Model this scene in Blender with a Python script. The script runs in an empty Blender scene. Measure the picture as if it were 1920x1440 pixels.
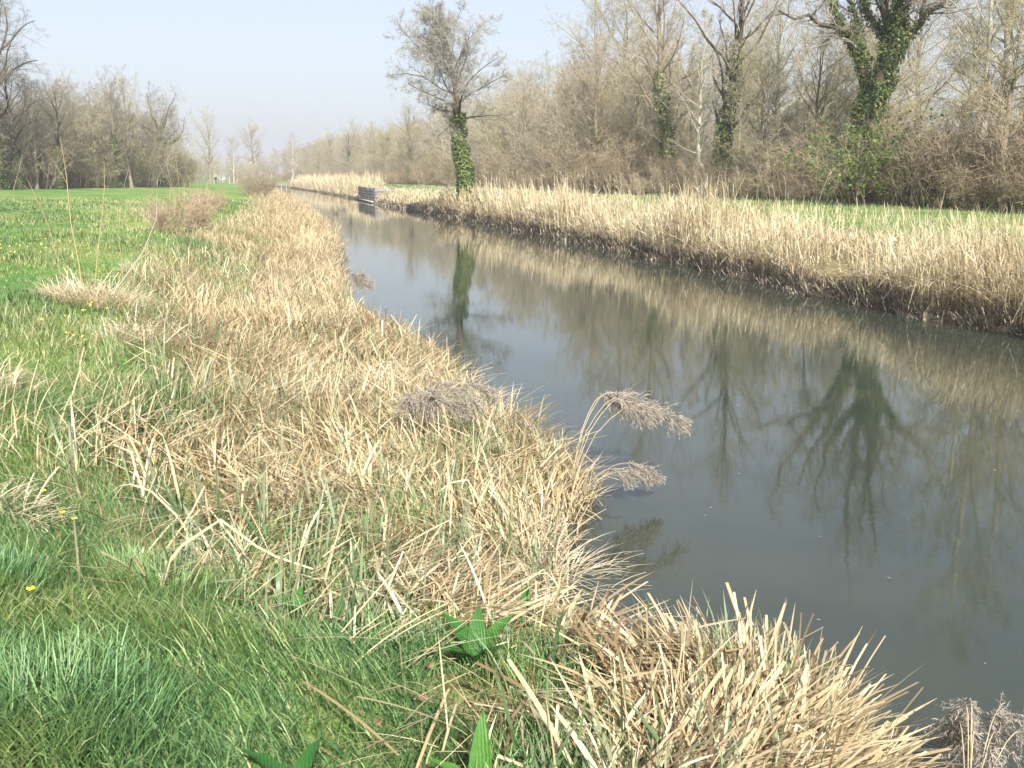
import bpy, math, random
import numpy as np
from mathutils import Vector

S = bpy.context.scene
COL = S.collection
PI = math.pi
R = math.radians

# ------------------------------------------------------------------ camera, sky, sun, exposure
EYE = 2.65
FOC = 1950.0
PITCH = math.atan(389 / FOC)
YAW = R(13.0)
cam_d = bpy.data.cameras.new('camera')
cam_d.sensor_width = 36.0
cam_d.lens = 36.0 * FOC / 1920
cam_d.clip_start = 0.05
cam_d.clip_end = 6000
cam = bpy.data.objects.new('camera', cam_d)
cam.location = (0, 0, EYE)
cam.rotation_euler = (PI / 2 - PITCH, 0, -YAW)
COL.objects.link(cam)
S.camera = cam

SUN_AZ, SUN_EL = R(180), R(36)
world = bpy.data.worlds.new('World')
S.world = world
world.use_nodes = True
wn = world.node_tree
for n in list(wn.nodes):
    wn.nodes.remove(n)
w_out = wn.nodes.new('ShaderNodeOutputWorld')
w_bg = wn.nodes.new('ShaderNodeBackground')
w_sky = wn.nodes.new('ShaderNodeTexSky')
w_sky.sky_type = 'NISHITA'
w_sky.sun_disc = False
w_sky.sun_elevation = SUN_EL
w_sky.sun_rotation = SUN_AZ
w_sky.air_density = 1.0
w_sky.dust_density = 3.0
w_sky.ozone_density = 1.0
w_mix = wn.nodes.new('ShaderNodeMix')
w_mix.data_type = 'RGBA'
w_mix.inputs[0].default_value = 0.45
w_mix.inputs[7].default_value = (6.9, 7.1, 8.1, 1)     # thin high haze over the blue
wn.links.new(w_sky.outputs[0], w_mix.inputs[6])
wn.links.new(w_mix.outputs[2], w_bg.inputs[0])
w_bg.inputs[1].default_value = 0.076
wn.links.new(w_bg.outputs[0], w_out.inputs[0])

to_sun = Vector((math.sin(SUN_AZ) * math.cos(SUN_EL), math.cos(SUN_AZ) * math.cos(SUN_EL), math.sin(SUN_EL)))
sun_d = bpy.data.lights.new('sun', 'SUN')
sun_d.energy = 4.8
sun_d.angle = R(0.6)
sun_d.color = (1.0, 0.95, 0.86)
sun = bpy.data.objects.new('sun', sun_d)
sun.rotation_euler = to_sun.to_track_quat('Z', 'Y').to_euler()
COL.objects.link(sun)

S.view_settings.view_transform = 'Standard'
S.view_settings.look = 'None'
S.view_settings.gamma = 1.0
S.view_settings.use_curve_mapping = False
S.view_settings.exposure = 1.05
S.render.engine = 'CYCLES'
S.cycles.max_bounces = 6
S.cycles.diffuse_bounces = 3
S.cycles.glossy_bounces = 3
S.cycles.transmission_bounces = 3
S.cycles.use_denoising = True
S.cycles.caustics_reflective = False
S.cycles.caustics_refractive = False

# ------------------------------------------------------------------ helpers
def rs(seed):
    return np.random.default_rng(seed)


def norm(v):
    return v / np.maximum(np.linalg.norm(v, axis=-1, keepdims=True), 1e-9)


def tag(o, label=None, cat=None, group=None, kind=None):
    if label: o['label'] = label
    if cat: o['category'] = cat
    if group: o['group'] = group
    if kind: o['kind'] = kind
    return o


def empty(name, loc, label=None, cat=None, group=None, rz=0.0):
    o = bpy.data.objects.new(name, None)
    o.empty_display_size = 0.2
    o.location = loc
    o.rotation_euler = (0, 0, rz)
    COL.objects.link(o)
    return tag(o, label, cat, group)


class Geo:
    """Collects vertices, faces and point attributes as numpy blocks; build() makes one mesh."""
    def __init__(self):
        self.v, self.q, self.t, self.a, self.n = [], [], [], {}, 0
        self.mq, self.mt = [], []

    def add(self, v, q=None, t=None, mi=0, **attrs):
        v = np.asarray(v, np.float32).reshape(-1, 3)
        m = len(v)
        self.v.append(v)
        if q is not None and len(q):
            q = np.asarray(q, np.int64).reshape(-1, 4); self.q.append(q + self.n); self.mq.append(np.full(len(q), mi))
        if t is not None and len(t):
            t = np.asarray(t, np.int64).reshape(-1, 3); self.t.append(t + self.n); self.mt.append(np.full(len(t), mi))
        for k, val in attrs.items():
            self.a.setdefault(k, []).append((self.n, np.broadcast_to(np.asarray(val, np.float32).ravel(), (m,)) if np.size(val) in (1, m) else None))
        self.n += m

    def mesh(self, name, mats):
        me = bpy.data.meshes.new(name)
        V = np.concatenate(self.v)
        q = np.concatenate(self.q) if self.q else np.zeros((0, 4), np.int64)
        t = np.concatenate(self.t) if self.t else np.zeros((0, 3), np.int64)
        loops = np.concatenate([q.ravel(), t.ravel()]).astype(np.int32)
        starts = np.concatenate([np.arange(len(q)) * 4, len(q) * 4 + np.arange(len(t)) * 3]).astype(np.int32)
        me.vertices.add(len(V)); me.vertices.foreach_set('co', V.ravel())
        me.loops.add(len(loops)); me.loops.foreach_set('vertex_index', loops)
        me.polygons.add(len(starts)); me.polygons.foreach_set('loop_start', starts)
        mi = np.concatenate(self.mq + self.mt) if (self.mq or self.mt) else np.zeros(0)
        mi = np.concatenate([np.concatenate(self.mq) if self.mq else np.zeros(0), np.concatenate(self.mt) if self.mt else np.zeros(0)]).astype(np.int32)
        for m in (mats if isinstance(mats, (list, tuple)) else [mats]):
            me.materials.append(m)
        me.polygons.foreach_set('material_index', mi)
        for k, blocks in self.a.items():
            arr = np.zeros(len(V), np.float32)
            for n0, val in blocks:
                arr[n0:n0 + len(val)] = val
            at_ = me.attributes.new(k, 'FLOAT', 'POINT')
            at_.data.foreach_set('value', arr)
        me.update(calc_edges=True)
        return me

    def build(self, name, mats, parent=None):
        o = bpy.data.objects.new(name, self.mesh(name, mats))
        COL.objects.link(o)
        if parent: o.parent = parent
        return o


def link_mesh(name, me, parent=None):
    o = bpy.data.objects.new(name, me)
    COL.objects.link(o)
    if parent: o.parent = parent
    return o


# ------------------------------------------------------------------ materials
def new_mat(name):
    m = bpy.data.materials.new(name)
    m.use_nodes = True
    nt = m.node_tree
    for n in list(nt.nodes):
        nt.nodes.remove(n)
    return m, nt, nt.nodes.new('ShaderNodeOutputMaterial')


def ramp(nt, cols, pos=None):
    r = nt.nodes.new('ShaderNodeValToRGB')
    el = r.color_ramp.elements
    k = len(cols)
    pos = pos or [i / (k - 1) for i in range(k)]
    el[0].position, el[0].color = pos[0], (*cols[0], 1)
    el[1].position, el[1].color = pos[-1], (*cols[-1], 1)
    for p, c in zip(pos[1:-1], cols[1:-1]):
        e = el.new(p); e.color = (*c, 1)
    return r


def noise(nt, scale, detail=3.0, coord=None, rough=0.6):
    n = nt.nodes.new('ShaderNodeTexNoise')
    n.inputs['Scale'].default_value = scale
    n.inputs['Detail'].default_value = detail
    n.inputs['Roughness'].default_value = rough
    if coord: nt.links.new(coord, n.inputs['Vector'])
    return n


def mixc(nt, fac, a, b, mode='MIX'):
    m = nt.nodes.new('ShaderNodeMix'); m.data_type = 'RGBA'; m.blend_type = mode
    for sock, val in ((m.inputs[0], fac), (m.inputs[6], a), (m.inputs[7], b)):
        if hasattr(val, 'links') or isinstance(val, bpy.types.NodeSocket): nt.links.new(val, sock)
        elif isinstance(val, (int, float)): sock.default_value = val
        else: sock.default_value = (*val, 1)
    return m.outputs[2]


def math_n(nt, op, a, b=0.0, clamp=False):
    m = nt.nodes.new('ShaderNodeMath'); m.operation = op; m.use_clamp = clamp
    for sock, val in ((m.inputs[0], a), (m.inputs[1], b)):
        if isinstance(val, bpy.types.NodeSocket): nt.links.new(val, sock)
        else: sock.default_value = val
    return m.outputs[0]


def attr(nt, name):
    a = nt.nodes.new('ShaderNodeAttribute'); a.attribute_name = name
    return a


def world_pos(nt):
    return nt.nodes.new('ShaderNodeNewGeometry').outputs['Position']


def leaf_mat(name, cols, pos=None, trans=0.3, gloss=0.12, rough=0.45, patch=None, patch_scale=0.6, patch_fac=0.7):
    """Blades and leaves: colour by the per-leaf value 'rnd', optionally shifted in patches over the ground."""
    m, nt, out = new_mat(name)
    a = attr(nt, 'rnd')
    r = ramp(nt, cols, pos)
    nt.links.new(a.outputs['Fac'], r.inputs[0])
    c = r.outputs[0]
    if patch:
        r2 = ramp(nt, patch)
        nt.links.new(a.outputs['Fac'], r2.inputs[0])
        n = noise(nt, patch_scale, 4.0, world_pos(nt))
        f = nt.nodes.new('ShaderNodeMapRange')
        f.inputs[1].default_value, f.inputs[2].default_value = 0.42, 0.62
        f.inputs[3].default_value, f.inputs[4].default_value = 0.0, patch_fac
        nt.links.new(n.outputs[0], f.inputs[0])
        c = mixc(nt, f.outputs[0], c, r2.outputs[0])
    p = nt.nodes.new('ShaderNodeBsdfPrincipled')
    nt.links.new(c, p.inputs['Base Color'])
    p.inputs['Roughness'].default_value = rough
    p.inputs['Specular IOR Level'].default_value = gloss * 2
    t = nt.nodes.new('ShaderNodeBsdfTranslucent')
    nt.links.new(c, t.inputs[0])
    mx = nt.nodes.new('ShaderNodeMixShader'); mx.inputs[0].default_value = trans
    nt.links.new(p.outputs[0], mx.inputs[1]); nt.links.new(t.outputs[0], mx.inputs[2])
    nt.links.new(mx.outputs[0], out.inputs[0])
    return m


def bark_mat(name, cols, nscale=6.0, vary=True):
    m, nt, out = new_mat(name)
    tc = nt.nodes.new('ShaderNodeTexCoord')
    mp = nt.nodes.new('ShaderNodeMapping'); mp.inputs['Scale'].default_value = (1, 1, 0.25)
    nt.links.new(tc.outputs['Object'], mp.inputs[0])
    n = noise(nt, nscale, 5.0, mp.outputs[0])
    r = ramp(nt, cols, None)
    nt.links.new(n.outputs[0], r.inputs[0])
    c = r.outputs[0]
    if vary:
        oi = nt.nodes.new('ShaderNodeObjectInfo')
        r2 = ramp(nt, [(0.70, 0.68, 0.66), (.98, .93, .86), (.85, .86, .74), (1.12, 1.06, .98)])
        nt.links.new(oi.outputs['Random'], r2.inputs[0])
        c = mixc(nt, 1.0, c, r2.outputs[0], 'MULTIPLY')
    p = nt.nodes.new('ShaderNodeBsdfPrincipled')
    nt.links.new(c, p.inputs['Base Color'])
    p.inputs['Roughness'].default_value = 0.9
    p.inputs['Specular IOR Level'].default_value = 0.15
    b = nt.nodes.new('ShaderNodeBump'); b.inputs['Strength'].default_value = 0.5; b.inputs['Distance'].default_value = 0.03
    nt.links.new(n.outputs[0], b.inputs['Height']); nt.links.new(b.outputs[0], p.inputs['Normal'])
    nt.links.new(p.outputs[0], out.inputs[0])
    return m


def plain_mat(name, col, rough=0.8, nscale=None, col2=None, spec=0.3, bump=0.0):
    m, nt, out = new_mat(name)
    p = nt.nodes.new('ShaderNodeBsdfPrincipled')
    p.inputs['Roughness'].default_value = rough
    p.inputs['Specular IOR Level'].default_value = spec
    p.inputs['Base Color'].default_value = (*col, 1)
    if nscale:
        tc = nt.nodes.new('ShaderNodeTexCoord')
        n = noise(nt, nscale, 5.0, tc.outputs['Object'])
        r = ramp(nt, [col, col2 or col], [0.35, 0.68])
        nt.links.new(n.outputs[0], r.inputs[0]); nt.links.new(r.outputs[0], p.inputs['Base Color'])
        if bump:
            b = nt.nodes.new('ShaderNodeBump'); b.inputs['Strength'].default_value = bump; b.inputs['Distance'].default_value = 0.03
            nt.links.new(n.outputs[0], b.inputs['Height']); nt.links.new(b.outputs[0], p.inputs['Normal'])
    nt.links.new(p.outputs[0], out.inputs[0])
    return m


M = {}
M['grass'] = leaf_mat('grass_blade', [(.065, .16, .072), (.145, .285, .11), (.225, .38, .15), (.34, .455, .21), (.56, .52, .33)], [0, .35, .75, .93, 1],
                      trans=.3, gloss=.25, patch=[(.13, .23, .045), (.22, .34, .07), (.32, .41, .12), (.48, .48, .24), (.55, .50, .30)], patch_scale=.9)
M['meadow'] = leaf_mat('meadow_blade', [(.052, .105, .045), (.10, .175, .066), (.165, .25, .095), (.26, .335, .15), (.50, .46, .29)], [0, .3, .72, .92, 1],
                       trans=.35, gloss=.15, patch=[(.13, .20, .06), (.22, .29, .085), (.32, .35, .14), (.46, .43, .23), (.55, .49, .30)], patch_scale=.30, patch_fac=1.0)
M['sedge'] = leaf_mat('dry_sedge_blade', [(.22, .155, .08), (.43, .335, .185), (.58, .49, .30), (.69, .605, .41), (.77, .71, .55)], [0, .18, .5, .8, 1],
                      trans=.28, gloss=.18, patch=[(.21, .15, .09), (.38, .29, .18), (.50, .41, .27), (.60, .52, .37), (.68, .62, .48)], patch_scale=.5)
M['sedge_green'] = leaf_mat('green_sedge_blade', [(.08, .15, .06), (.16, .23, .11), (.27, .31, .21), (.40, .40, .24)], trans=.25, gloss=.3)
M['reed'] = leaf_mat('reed_stem', [(.36, .29, .175), (.52, .44, .275), (.64, .57, .39), (.75, .69, .52)], trans=.25, gloss=.15,
                     patch=[(.31, .24, .145), (.47, .38, .24), (.58, .50, .35), (.70, .63, .48)], patch_scale=.35)
M['stubble'] = leaf_mat('grey_stubble', [(.12, .10, .075), (.28, .24, .19), (.46, .41, .34)], trans=.1)
M['plume'] = leaf_mat('reed_plume', [(.24, .21, .175), (.37, .335, .285), (.50, .46, .40)], trans=.3)
M['ivy'] = leaf_mat('ivy_leaf', [(.03, .07, .02), (.075, .125, .032), (.15, .20, .045), (.28, .30, .08)], [0, .4, .75, 1], trans=.25, gloss=.2, rough=.5)
M['bramble'] = leaf_mat('bramble_leaf', [(.11, .08, .05), (.12, .13, .05), (.26, .20, .12), (.40, .31, .20)], trans=.25)
M['fresh'] = leaf_mat('fresh_leaf', [(.05, .11, .02), (.10, .19, .03), (.18, .27, .05)], trans=.35)
M['bud'] = leaf_mat('bud', [(.20, .17, .09), (.30, .27, .13), (.36, .34, .15)], trans=.3)
M['dock'] = leaf_mat('dock_leaf', [(.025, .10, .02), (.05, .165, .028), (.085, .22, .04)], trans=.3, gloss=.22, rough=.42)
nt = M['dock'].node_tree
pr = next(n for n in nt.nodes if n.type == 'BSDF_PRINCIPLED'); pr.inputs['Roughness'].default_value = .5
tcd = nt.nodes.new('ShaderNodeTexCoord'); nd = noise(nt, 38, 4, tcd.outputs['Object']); wvn = nt.nodes.new('ShaderNodeTexWave'); wvn.inputs['Scale'].default_value = 28; wvn.inputs['Distortion'].default_value = 3
nt.links.new(tcd.outputs['Object'], wvn.inputs['Vector'])
hd = math_n(nt, 'ADD', nd.outputs[0], math_n(nt, 'MULTIPLY', wvn.outputs['Fac'], .6))
bd = nt.nodes.new('ShaderNodeBump'); bd.inputs['Strength'].default_value = .6; bd.inputs['Distance'].default_value = .006
nt.links.new(hd, bd.inputs['Height']); nt.links.new(bd.outputs[0], pr.inputs['Normal'])
old = pr.inputs['Base Color'].links[0].from_socket
spot = ramp(nt, [(1, 1, 1), (1, 1, 1), (1.5, 1.05, .8)], [0, .6, .75]); nt.links.new(nd.outputs[0], spot.inputs[0])
nt.links.new(mixc(nt, 1.0, old, spot.outputs[0], 'MULTIPLY'), pr.inputs['Base Color'])
M['deadleaf'] = leaf_mat('dead_leaf', [(.20, .12, .07), (.32, .20, .12), (.42, .29, .18)], trans=.2)
M['petal'] = plain_mat('yellow_petal', (.85, .70, .04), .4)
M['bark'] = bark_mat('grey_brown_bark', [(.13, .11, .085), (.24, .205, .16), (.34, .30, .235)])
M['bark_dark'] = bark_mat('dark_bark', [(.05, .042, .033), (.10, .085, .065), (.16, .14, .11)])
M['bark_pale'] = bark_mat('pale_bark', [(.30, .28, .25), (.48, .46, .42), (.62, .60, .56)], 4.0)
M['twig'] = bark_mat('twig', [(.25, .225, .185), (.36, .33, .275), (.47, .435, .365)], 2.0)
M['twig_olive'] = bark_mat('olive_twig', [(.24, .22, .15), (.35, .325, .225), (.46, .43, .31)], 2.0)
M['twig_grey'] = bark_mat('grey_twig', [(.20, .19, .16), (.28, .265, .225), (.37, .35, .30)], 2.0, False)
M['twig_dark'] = bark_mat('dark_twig', [(.14, .125, .105), (.21, .19, .16), (.30, .275, .23)], 2.0)
M['bark_light'] = bark_mat('light_bark', [(.26, .24, .205), (.40, .37, .32), (.50, .47, .41)], 4.0)
M['twig_brown'] = bark_mat('brown_twig', [(.20, .165, .125), (.33, .275, .21), (.48, .405, .315)], 2.0)
M['shoot'] = bark_mat('shoot', [(.24, .19, .10), (.36, .29, .16), (.42, .36, .22)], 3.0, False)
M['path'] = plain_mat('path_sand', (.52, .45, .34), .95, 3.0, (.40, .33, .24), .1)
M['stone'] = plain_mat('grey_stone', (.13, .128, .12), .95, 1.6, (.36, .345, .315), .15, .8)
M['timber'] = plain_mat('weathered_timber', (.26, .24, .21), .85, 5.0, (.42, .39, .34), .2, .3)
M['cloth_dark'] = plain_mat('dark_cloth', (.02, .022, .03), .9)
M['cloth_white'] = plain_mat('white_cloth', (.78, .78, .78), .9)
M['cloth_grey'] = plain_mat('grey_cloth', (.28, .29, .31), .9)
M['skin'] = plain_mat('skin', (.55, .36, .27), .6)
M['hair'] = plain_mat('hair', (.05, .035, .025), .7)

# ------------------------------------------------------------------ terrain
XL = np.array([(-400, 2.3), (0, 2.1), (3.5, 2.1), (3.85, 2.3), (4.2, 2.28), (4.55, 1.66), (5.2, 1.42), (5.93, 1.55), (6.79, 1.85), (7.5, 2.15), (8.3, 2.5), (9.3, 2.5),
               (10.4, 2.2), (11.8, 2.25), (14, 2.3), (16, 2.0), (18.5, 1.65), (21, 1.4), (25, 1.6), (30.4, 1.9), (40, 2.5), (47, 2.95), (70, 3.25), (100, 3.15), (135, 2.75),
               (180, 2.3), (220, 1.7), (260, -.3), (300, -3.2), (400, -14), (600, -44), (2500, -400)])
XR = np.array([(-400, 12.3), (15, 12.3), (18, 12.05), (22, 11.95), (27.8, 12.2), (33.6, 12.25), (41, 12.18), (48, 12.15), (55, 11.95), (62.4, 11.8), (77, 11.3), (95, 10.75),
               (117, 10.5), (146, 9.7), (180, 8.7), (202, 7.8), (240, 5.9), (280, 3.3), (320, .4), (400, -6), (600, -34), (2500, -385)])


def xl(Y): return np.interp(Y, XL[:, 0], XL[:, 1]) + 0.10 * np.sin(Y * 2.3) * np.exp(-np.asarray(Y) / 60) * (np.asarray(Y) > 9)
def xr(Y): return np.interp(Y, XR[:, 0], XR[:, 1]) + 0.12 * np.sin(np.asarray(Y) * 1.3 + 1) + 0.08 * np.sin(np.asarray(Y) * 3.1)


def gz(X, Y):
    X = np.asarray(X, float); Y = np.asarray(Y, float)
    d = xl(Y) - X
    near = np.clip((8.5 - Y) / 3.5, 0, 1)
    dd = np.where(d > 0.3, d + near * np.clip((d - .3) / 1.2, 0, 1) * 0.95, d)
    zl = np.interp(dd, [-3, -1.2, -.5, 0, .25, 1.0, 2.6, 3.7, 5.2, 9, 30, 80, 400], [-1.3, -.9, -.45, .02, .2, .34, .47, .84, 1.0, 1.05, 1.32, 1.5, 2.0])
    e = X - xr(Y)
    zr = np.interp(e, [-3, -1.2, -.3, 0, .12, .8, 2.5, 5, 9, 14, 20, 60, 400], [-1.3, -.9, -.35, .02, .30, .55, .85, 1.12, 1.25, 1.3, 1.35, 1.7, 2.5])
    z = np.where(X < (xl(Y) + xr(Y)) / 2, zl, zr)
    w = np.clip((z - .1) / .4, 0, 1)
    b = .035 * np.sin(X * 1.7 + 1.3 * np.sin(Y * .9)) * np.sin(Y * 1.35 + .5) + .03 * np.sin(X * .45 + 2) * np.sin(Y * .31)
    b += .015 * np.sin(X * 4.1 + Y * 2.2) * np.sin(Y * 3.7 - X)
    b += np.where(X < 0, .05, .02) * np.sin(X * .9 + 2.1 * np.sin(Y * .23)) * np.sin(Y * .55 + .8 * np.sin(X * .6)) * np.clip((Y - 8) / 6, 0, 1)
    return z + b * w


def grid_axis(parts):
    out = []
    for a, b, s in parts:
        out += list(np.arange(a, b, s))
    out.append(parts[-1][1])
    return np.array(out)


gx = grid_axis([(-1500, -300, 150), (-300, -60, 20), (-60, -12, 2.5), (-12, -4, .5), (-4, 4, .12), (4, 10, .6), (10, 15.5, .14), (15.5, 32, .8), (32, 80, 4), (80, 400, 32), (400, 1500, 150)])
gy = grid_axis([(-300, -20, 20), (-20, 1, 1.5), (1, 12, .14), (12, 30, .35), (30, 110, 1.0), (110, 340, 4), (340, 800, 25), (800, 1900, 110)])
GX, GY = np.meshgrid(gx, gy, indexing='xy')
GZ = gz(GX, GY)
GD = xl(GY) - GX
GE = GX - xr(GY)
left_side = GX < (xl(GY) + xr(GY)) / 2
ww = .25 * np.sin(GY * 1.1) + .2 * np.sin(GY * .37 + 1)
near_line = np.interp(GY, [0, 3.2, 4.5, 6, 7.5, 400], [1.6, 1.8, 2.3, 2.9, 3.6, 4.6])
straw = np.where(left_side, np.clip((near_line + ww - GD) / .6, 0, 1), np.clip((4.2 + ww * 2 - GE) / 1.5, 0, 1))
mud = np.clip((.16 - GZ) / .12, 0, 1)
mud = np.where(left_side, mud, np.clip((.36 - GZ) / .1, 0, 1))
ny, nx = GX.shape
idx = np.arange(nx * ny).reshape(ny, nx)
gq = np.stack([idx[:-1, :-1], idx[:-1, 1:], idx[1:, 1:], idx[1:, :-1]], -1).reshape(-1, 4)

m, nt, out = new_mat('ground_soil_and_turf')
wp = world_pos(nt)
n1 = noise(nt, .25, 6, wp, .65); n2 = noise(nt, 7.0, 5, wp, .7)
n3 = noise(nt, 1.3, 5, wp, .65)
g1 = ramp(nt, [(.045, .11, .03), (.09, .20, .045), (.17, .28, .07)], [.3, .5, .72]); nt.links.new(n2.outputs[0], g1.inputs[0])
g2 = ramp(nt, [(.13, .19, .05), (.22, .28, .08), (.34, .33, .15)], [.3, .5, .75]); nt.links.new(n2.outputs[0], g2.inputs[0])
gf = nt.nodes.new('ShaderNodeMapRange'); gf.inputs[1].default_value, gf.inputs[2].default_value = .42, .62
nt.links.new(n1.outputs[0], gf.inputs[0])
green = mixc(nt, gf.outputs[0], g1.outputs[0], g2.outputs[0])
s1 = ramp(nt, [(.12, .10, .05), (.25, .21, .11), (.40, .34, .20)], [.3, .5, .75]); nt.links.new(n2.outputs[0], s1.inputs[0])
mdc = ramp(nt, [(.03, .026, .02), (.09, .078, .06), (.18, .16, .13)], [.3, .55, .8]); nt.links.new(n2.outputs[0], mdc.inputs[0])
sf = math_n(nt, 'ADD', attr(nt, 'straw').outputs['Fac'], math_n(nt, 'MULTIPLY', math_n(nt, 'SUBTRACT', n3.outputs[0], .5), .9), True)
c = mixc(nt, sf, green, s1.outputs[0])
c = mixc(nt, attr(nt, 'mud').outputs['Fac'], c, mdc.outputs[0])
p = nt.nodes.new('ShaderNodeBsdfPrincipled'); p.inputs['Roughness'].default_value = .95; p.inputs['Specular IOR Level'].default_value = .1
nt.links.new(c, p.inputs['Base Color'])
b = nt.nodes.new('ShaderNodeBump'); b.inputs['Strength'].default_value = .8; b.inputs['Distance'].default_value = .06
nt.links.new(n2.outputs[0], b.inputs['Height']); nt.links.new(b.outputs[0], p.inputs['Normal'])
nt.links.new(p.outputs[0], out.inputs[0])
M['ground'] = m
g = Geo()
g.add(np.stack([GX, GY, GZ], -1), gq, straw=straw.ravel(), mud=mud.ravel())
ground = tag(g.build('ground', M['ground']), 'grassy canal banks with green meadow and straw coloured verge', kind='structure')

# water: a strip that follows the canal
m, nt, out = new_mat('canal_water')
wp = world_pos(nt)
mp = nt.nodes.new('ShaderNodeMapping'); mp.inputs['Scale'].default_value = (1.0, 1.6, 1.0); mp.inputs['Rotation'].default_value = (0, 0, R(13))
nt.links.new(wp, mp.inputs[0])
r1 = noise(nt, 3.2, 3, mp.outputs[0], .55)
r2 = noise(nt, 14.0, 2, mp.outputs[0], .5)
gust = noise(nt, .16, 3, wp, .55)
gr = nt.nodes.new('ShaderNodeMapRange'); gr.inputs[1].default_value, gr.inputs[2].default_value = .42, .66
gr.inputs[3].default_value, gr.inputs[4].default_value = .35, 1.25
nt.links.new(gust.outputs[0], gr.inputs[0])
hsum = math_n(nt, 'ADD', r1.outputs[0], math_n(nt, 'MULTIPLY', r2.outputs[0], .22))
hh = math_n(nt, 'MULTIPLY', hsum, gr.outputs[0])
b = nt.nodes.new('ShaderNodeBump'); b.inputs['Strength'].default_value = 1.0; b.inputs['Distance'].default_value = .0009
nt.links.new(hh, b.inputs['Height'])
mk = noise(nt, .5, 4, wp)
mr = ramp(nt, [(.030, .041, .032), (.046, .053, .038)], [.35, .65]); nt.links.new(mk.outputs[0], mr.inputs[0])
p = nt.nodes.new('ShaderNodeBsdfPrincipled')
nt.links.new(mr.outputs[0], p.inputs['Base Color'])
p.inputs['Roughness'].default_value = .03; p.inputs['IOR'].default_value = 1.333
nt.links.new(b.outputs[0], p.inputs['Normal'])
nt.links.new(p.outputs[0], out.inputs[0])
M['water'] = m
wy = np.concatenate([np.arange(-60, 340, 4.0), np.arange(340, 800, 20.0)])
lx, rx = xl(wy) - 1.2, xr(wy) + .8
ts = np.linspace(0, 1, 7)
wx = lx[:, None] * (1 - ts) + rx[:, None] * ts
wv = np.stack([wx, np.repeat(wy[:, None], 7, 1), np.zeros_like(wx)], -1)
wi = np.arange(len(wy) * 7).reshape(len(wy), 7)
wq = np.stack([wi[:-1, :-1], wi[:-1, 1:], wi[1:, 1:], wi[1:, :-1]], -1).reshape(-1, 4)
g = Geo(); g.add(wv, wq)
tag(g.build('water', M['water']), 'still murky canal water reflecting trees and sky', kind='structure')

# sandy footpath along the right bank
py_ = np.arange(66, 330, 3.0)
pc = xr(py_) + 12.6
pv = np.stack([np.stack([pc - .55, py_, gz(pc - .55, py_) + .03], -1), np.stack([pc + .55, py_, gz(pc + .55, py_) + .03], -1)], 1)
pi_ = np.arange(len(py_) * 2).reshape(-1, 2)
g = Geo(); g.add(pv, np.stack([pi_[:-1, 0], pi_[:-1, 1], pi_[1:, 1], pi_[1:, 0]], -1))
tag(g.build('footpath', M['path']), 'pale sandy towpath on the far bank', kind='structure')


# ------------------------------------------------------------------ blades
def blades(G, P, H, W, az, a0, a1, segs=3, rnd=None, kink=None, kang=None, blunt=None, tw=None, mi=0):
    """Curved flat blades. a0/a1: angle from vertical at base and tip; kink: segment after which it is snapped over by kang."""
    n = len(P)
    P = np.asarray(P, float)
    f = np.linspace(0, 1, segs + 1)
    ang = a0[:, None] + (a1 - a0)[:, None] * f[None, :-1]
    if kink is not None:
        ang = ang + np.where(np.arange(segs)[None, :] >= kink[:, None], kang[:, None], 0.0)
    st = (H / segs)[:, None]
    h = np.concatenate([np.zeros((n, 1)), np.cumsum(np.sin(ang) * st, 1)], 1)
    v = np.concatenate([np.zeros((n, 1)), np.cumsum(np.cos(ang) * st, 1)], 1)
    ca, sa = np.cos(az)[:, None], np.sin(az)[:, None]
    C = np.stack([P[:, 0:1] + h * ca, P[:, 1:2] + h * sa, P[:, 2:3] + v], -1)
    t = az + PI / 2 + (tw if tw is not None else 0)
    wd = np.stack([np.cos(t), np.sin(t), np.zeros(n)], -1)[:, None, :]
    prof = np.interp(f, [0, .3, .75, 1], [.75, 1, .8, .06])[None, :] * np.ones((n, 1))
    if blunt is not None:
        prof = np.where(blunt[:, None], np.interp(f, [0, .3, .75, 1], [.75, 1, .95, .75])[None, :], prof)
    hw = (W[:, None] * prof * .5)[..., None]
    V = np.stack([C - wd * hw, C + wd * hw], 2)          # n, segs+1, 2, 3
    k = (segs + 1) * 2
    base = np.arange(n)[:, None] * k
    s = np.arange(segs)[None, :] * 2
    q = np.stack([base + s, base + s + 1, base + s + 3, base + s + 2], -1)
    t_ = None
    if blunt is None:
        t_ = q[:, -1, :3]; q = q[:, :-1]
    q = q.reshape(-1, 4)
    r = rnd if rnd is not None else np.random.default_rng(1).random(n)
    G.add(V.reshape(-1, 3), q, t_, rnd=np.repeat(r, k), mi=mi)


def scatter(rng, n, y0, y1, x_of, dens=None):
    """n points with Y drawn in [y0,y1] (denser when near), X from x_of(u, Y)."""
    u = rng.random(n)
    Y = y0 * (y1 / y0) ** u if dens == 'near' else y0 + (y1 - y0) * u
    X = x_of(rng.random(n), Y)
    return X, Y


def on_ground(X, Y, dz=0.0):
    return np.stack([X, Y, gz(X, Y) + dz], -1)


def pn(X, Y, s, seed=0):
    """cheap smooth patch noise in 0..1"""
    r = rs(seed + 77)
    v = 0
    for i in range(5):
        a = r.random() * 6.28; k = s * (0.6 + i * .5)
        v = v + np.sin((X * math.cos(a) + Y * math.sin(a)) * k + r.random() * 6.28) / (1 + i * .3)
    return .5 + v / 6.2


def sedge_limit(Y):
    return np.interp(Y, [0, 3.2, 4.5, 6, 7.5, 12, 16, 30, 400], [1.2, 1.4, 1.75, 2.35, 3.4, 4.0, 3.9, 4.5, 5.1]) + .25 * np.sin(np.asarray(Y) * 1.1) + .15 * np.sin(np.asarray(Y) * 2.9)


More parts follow.
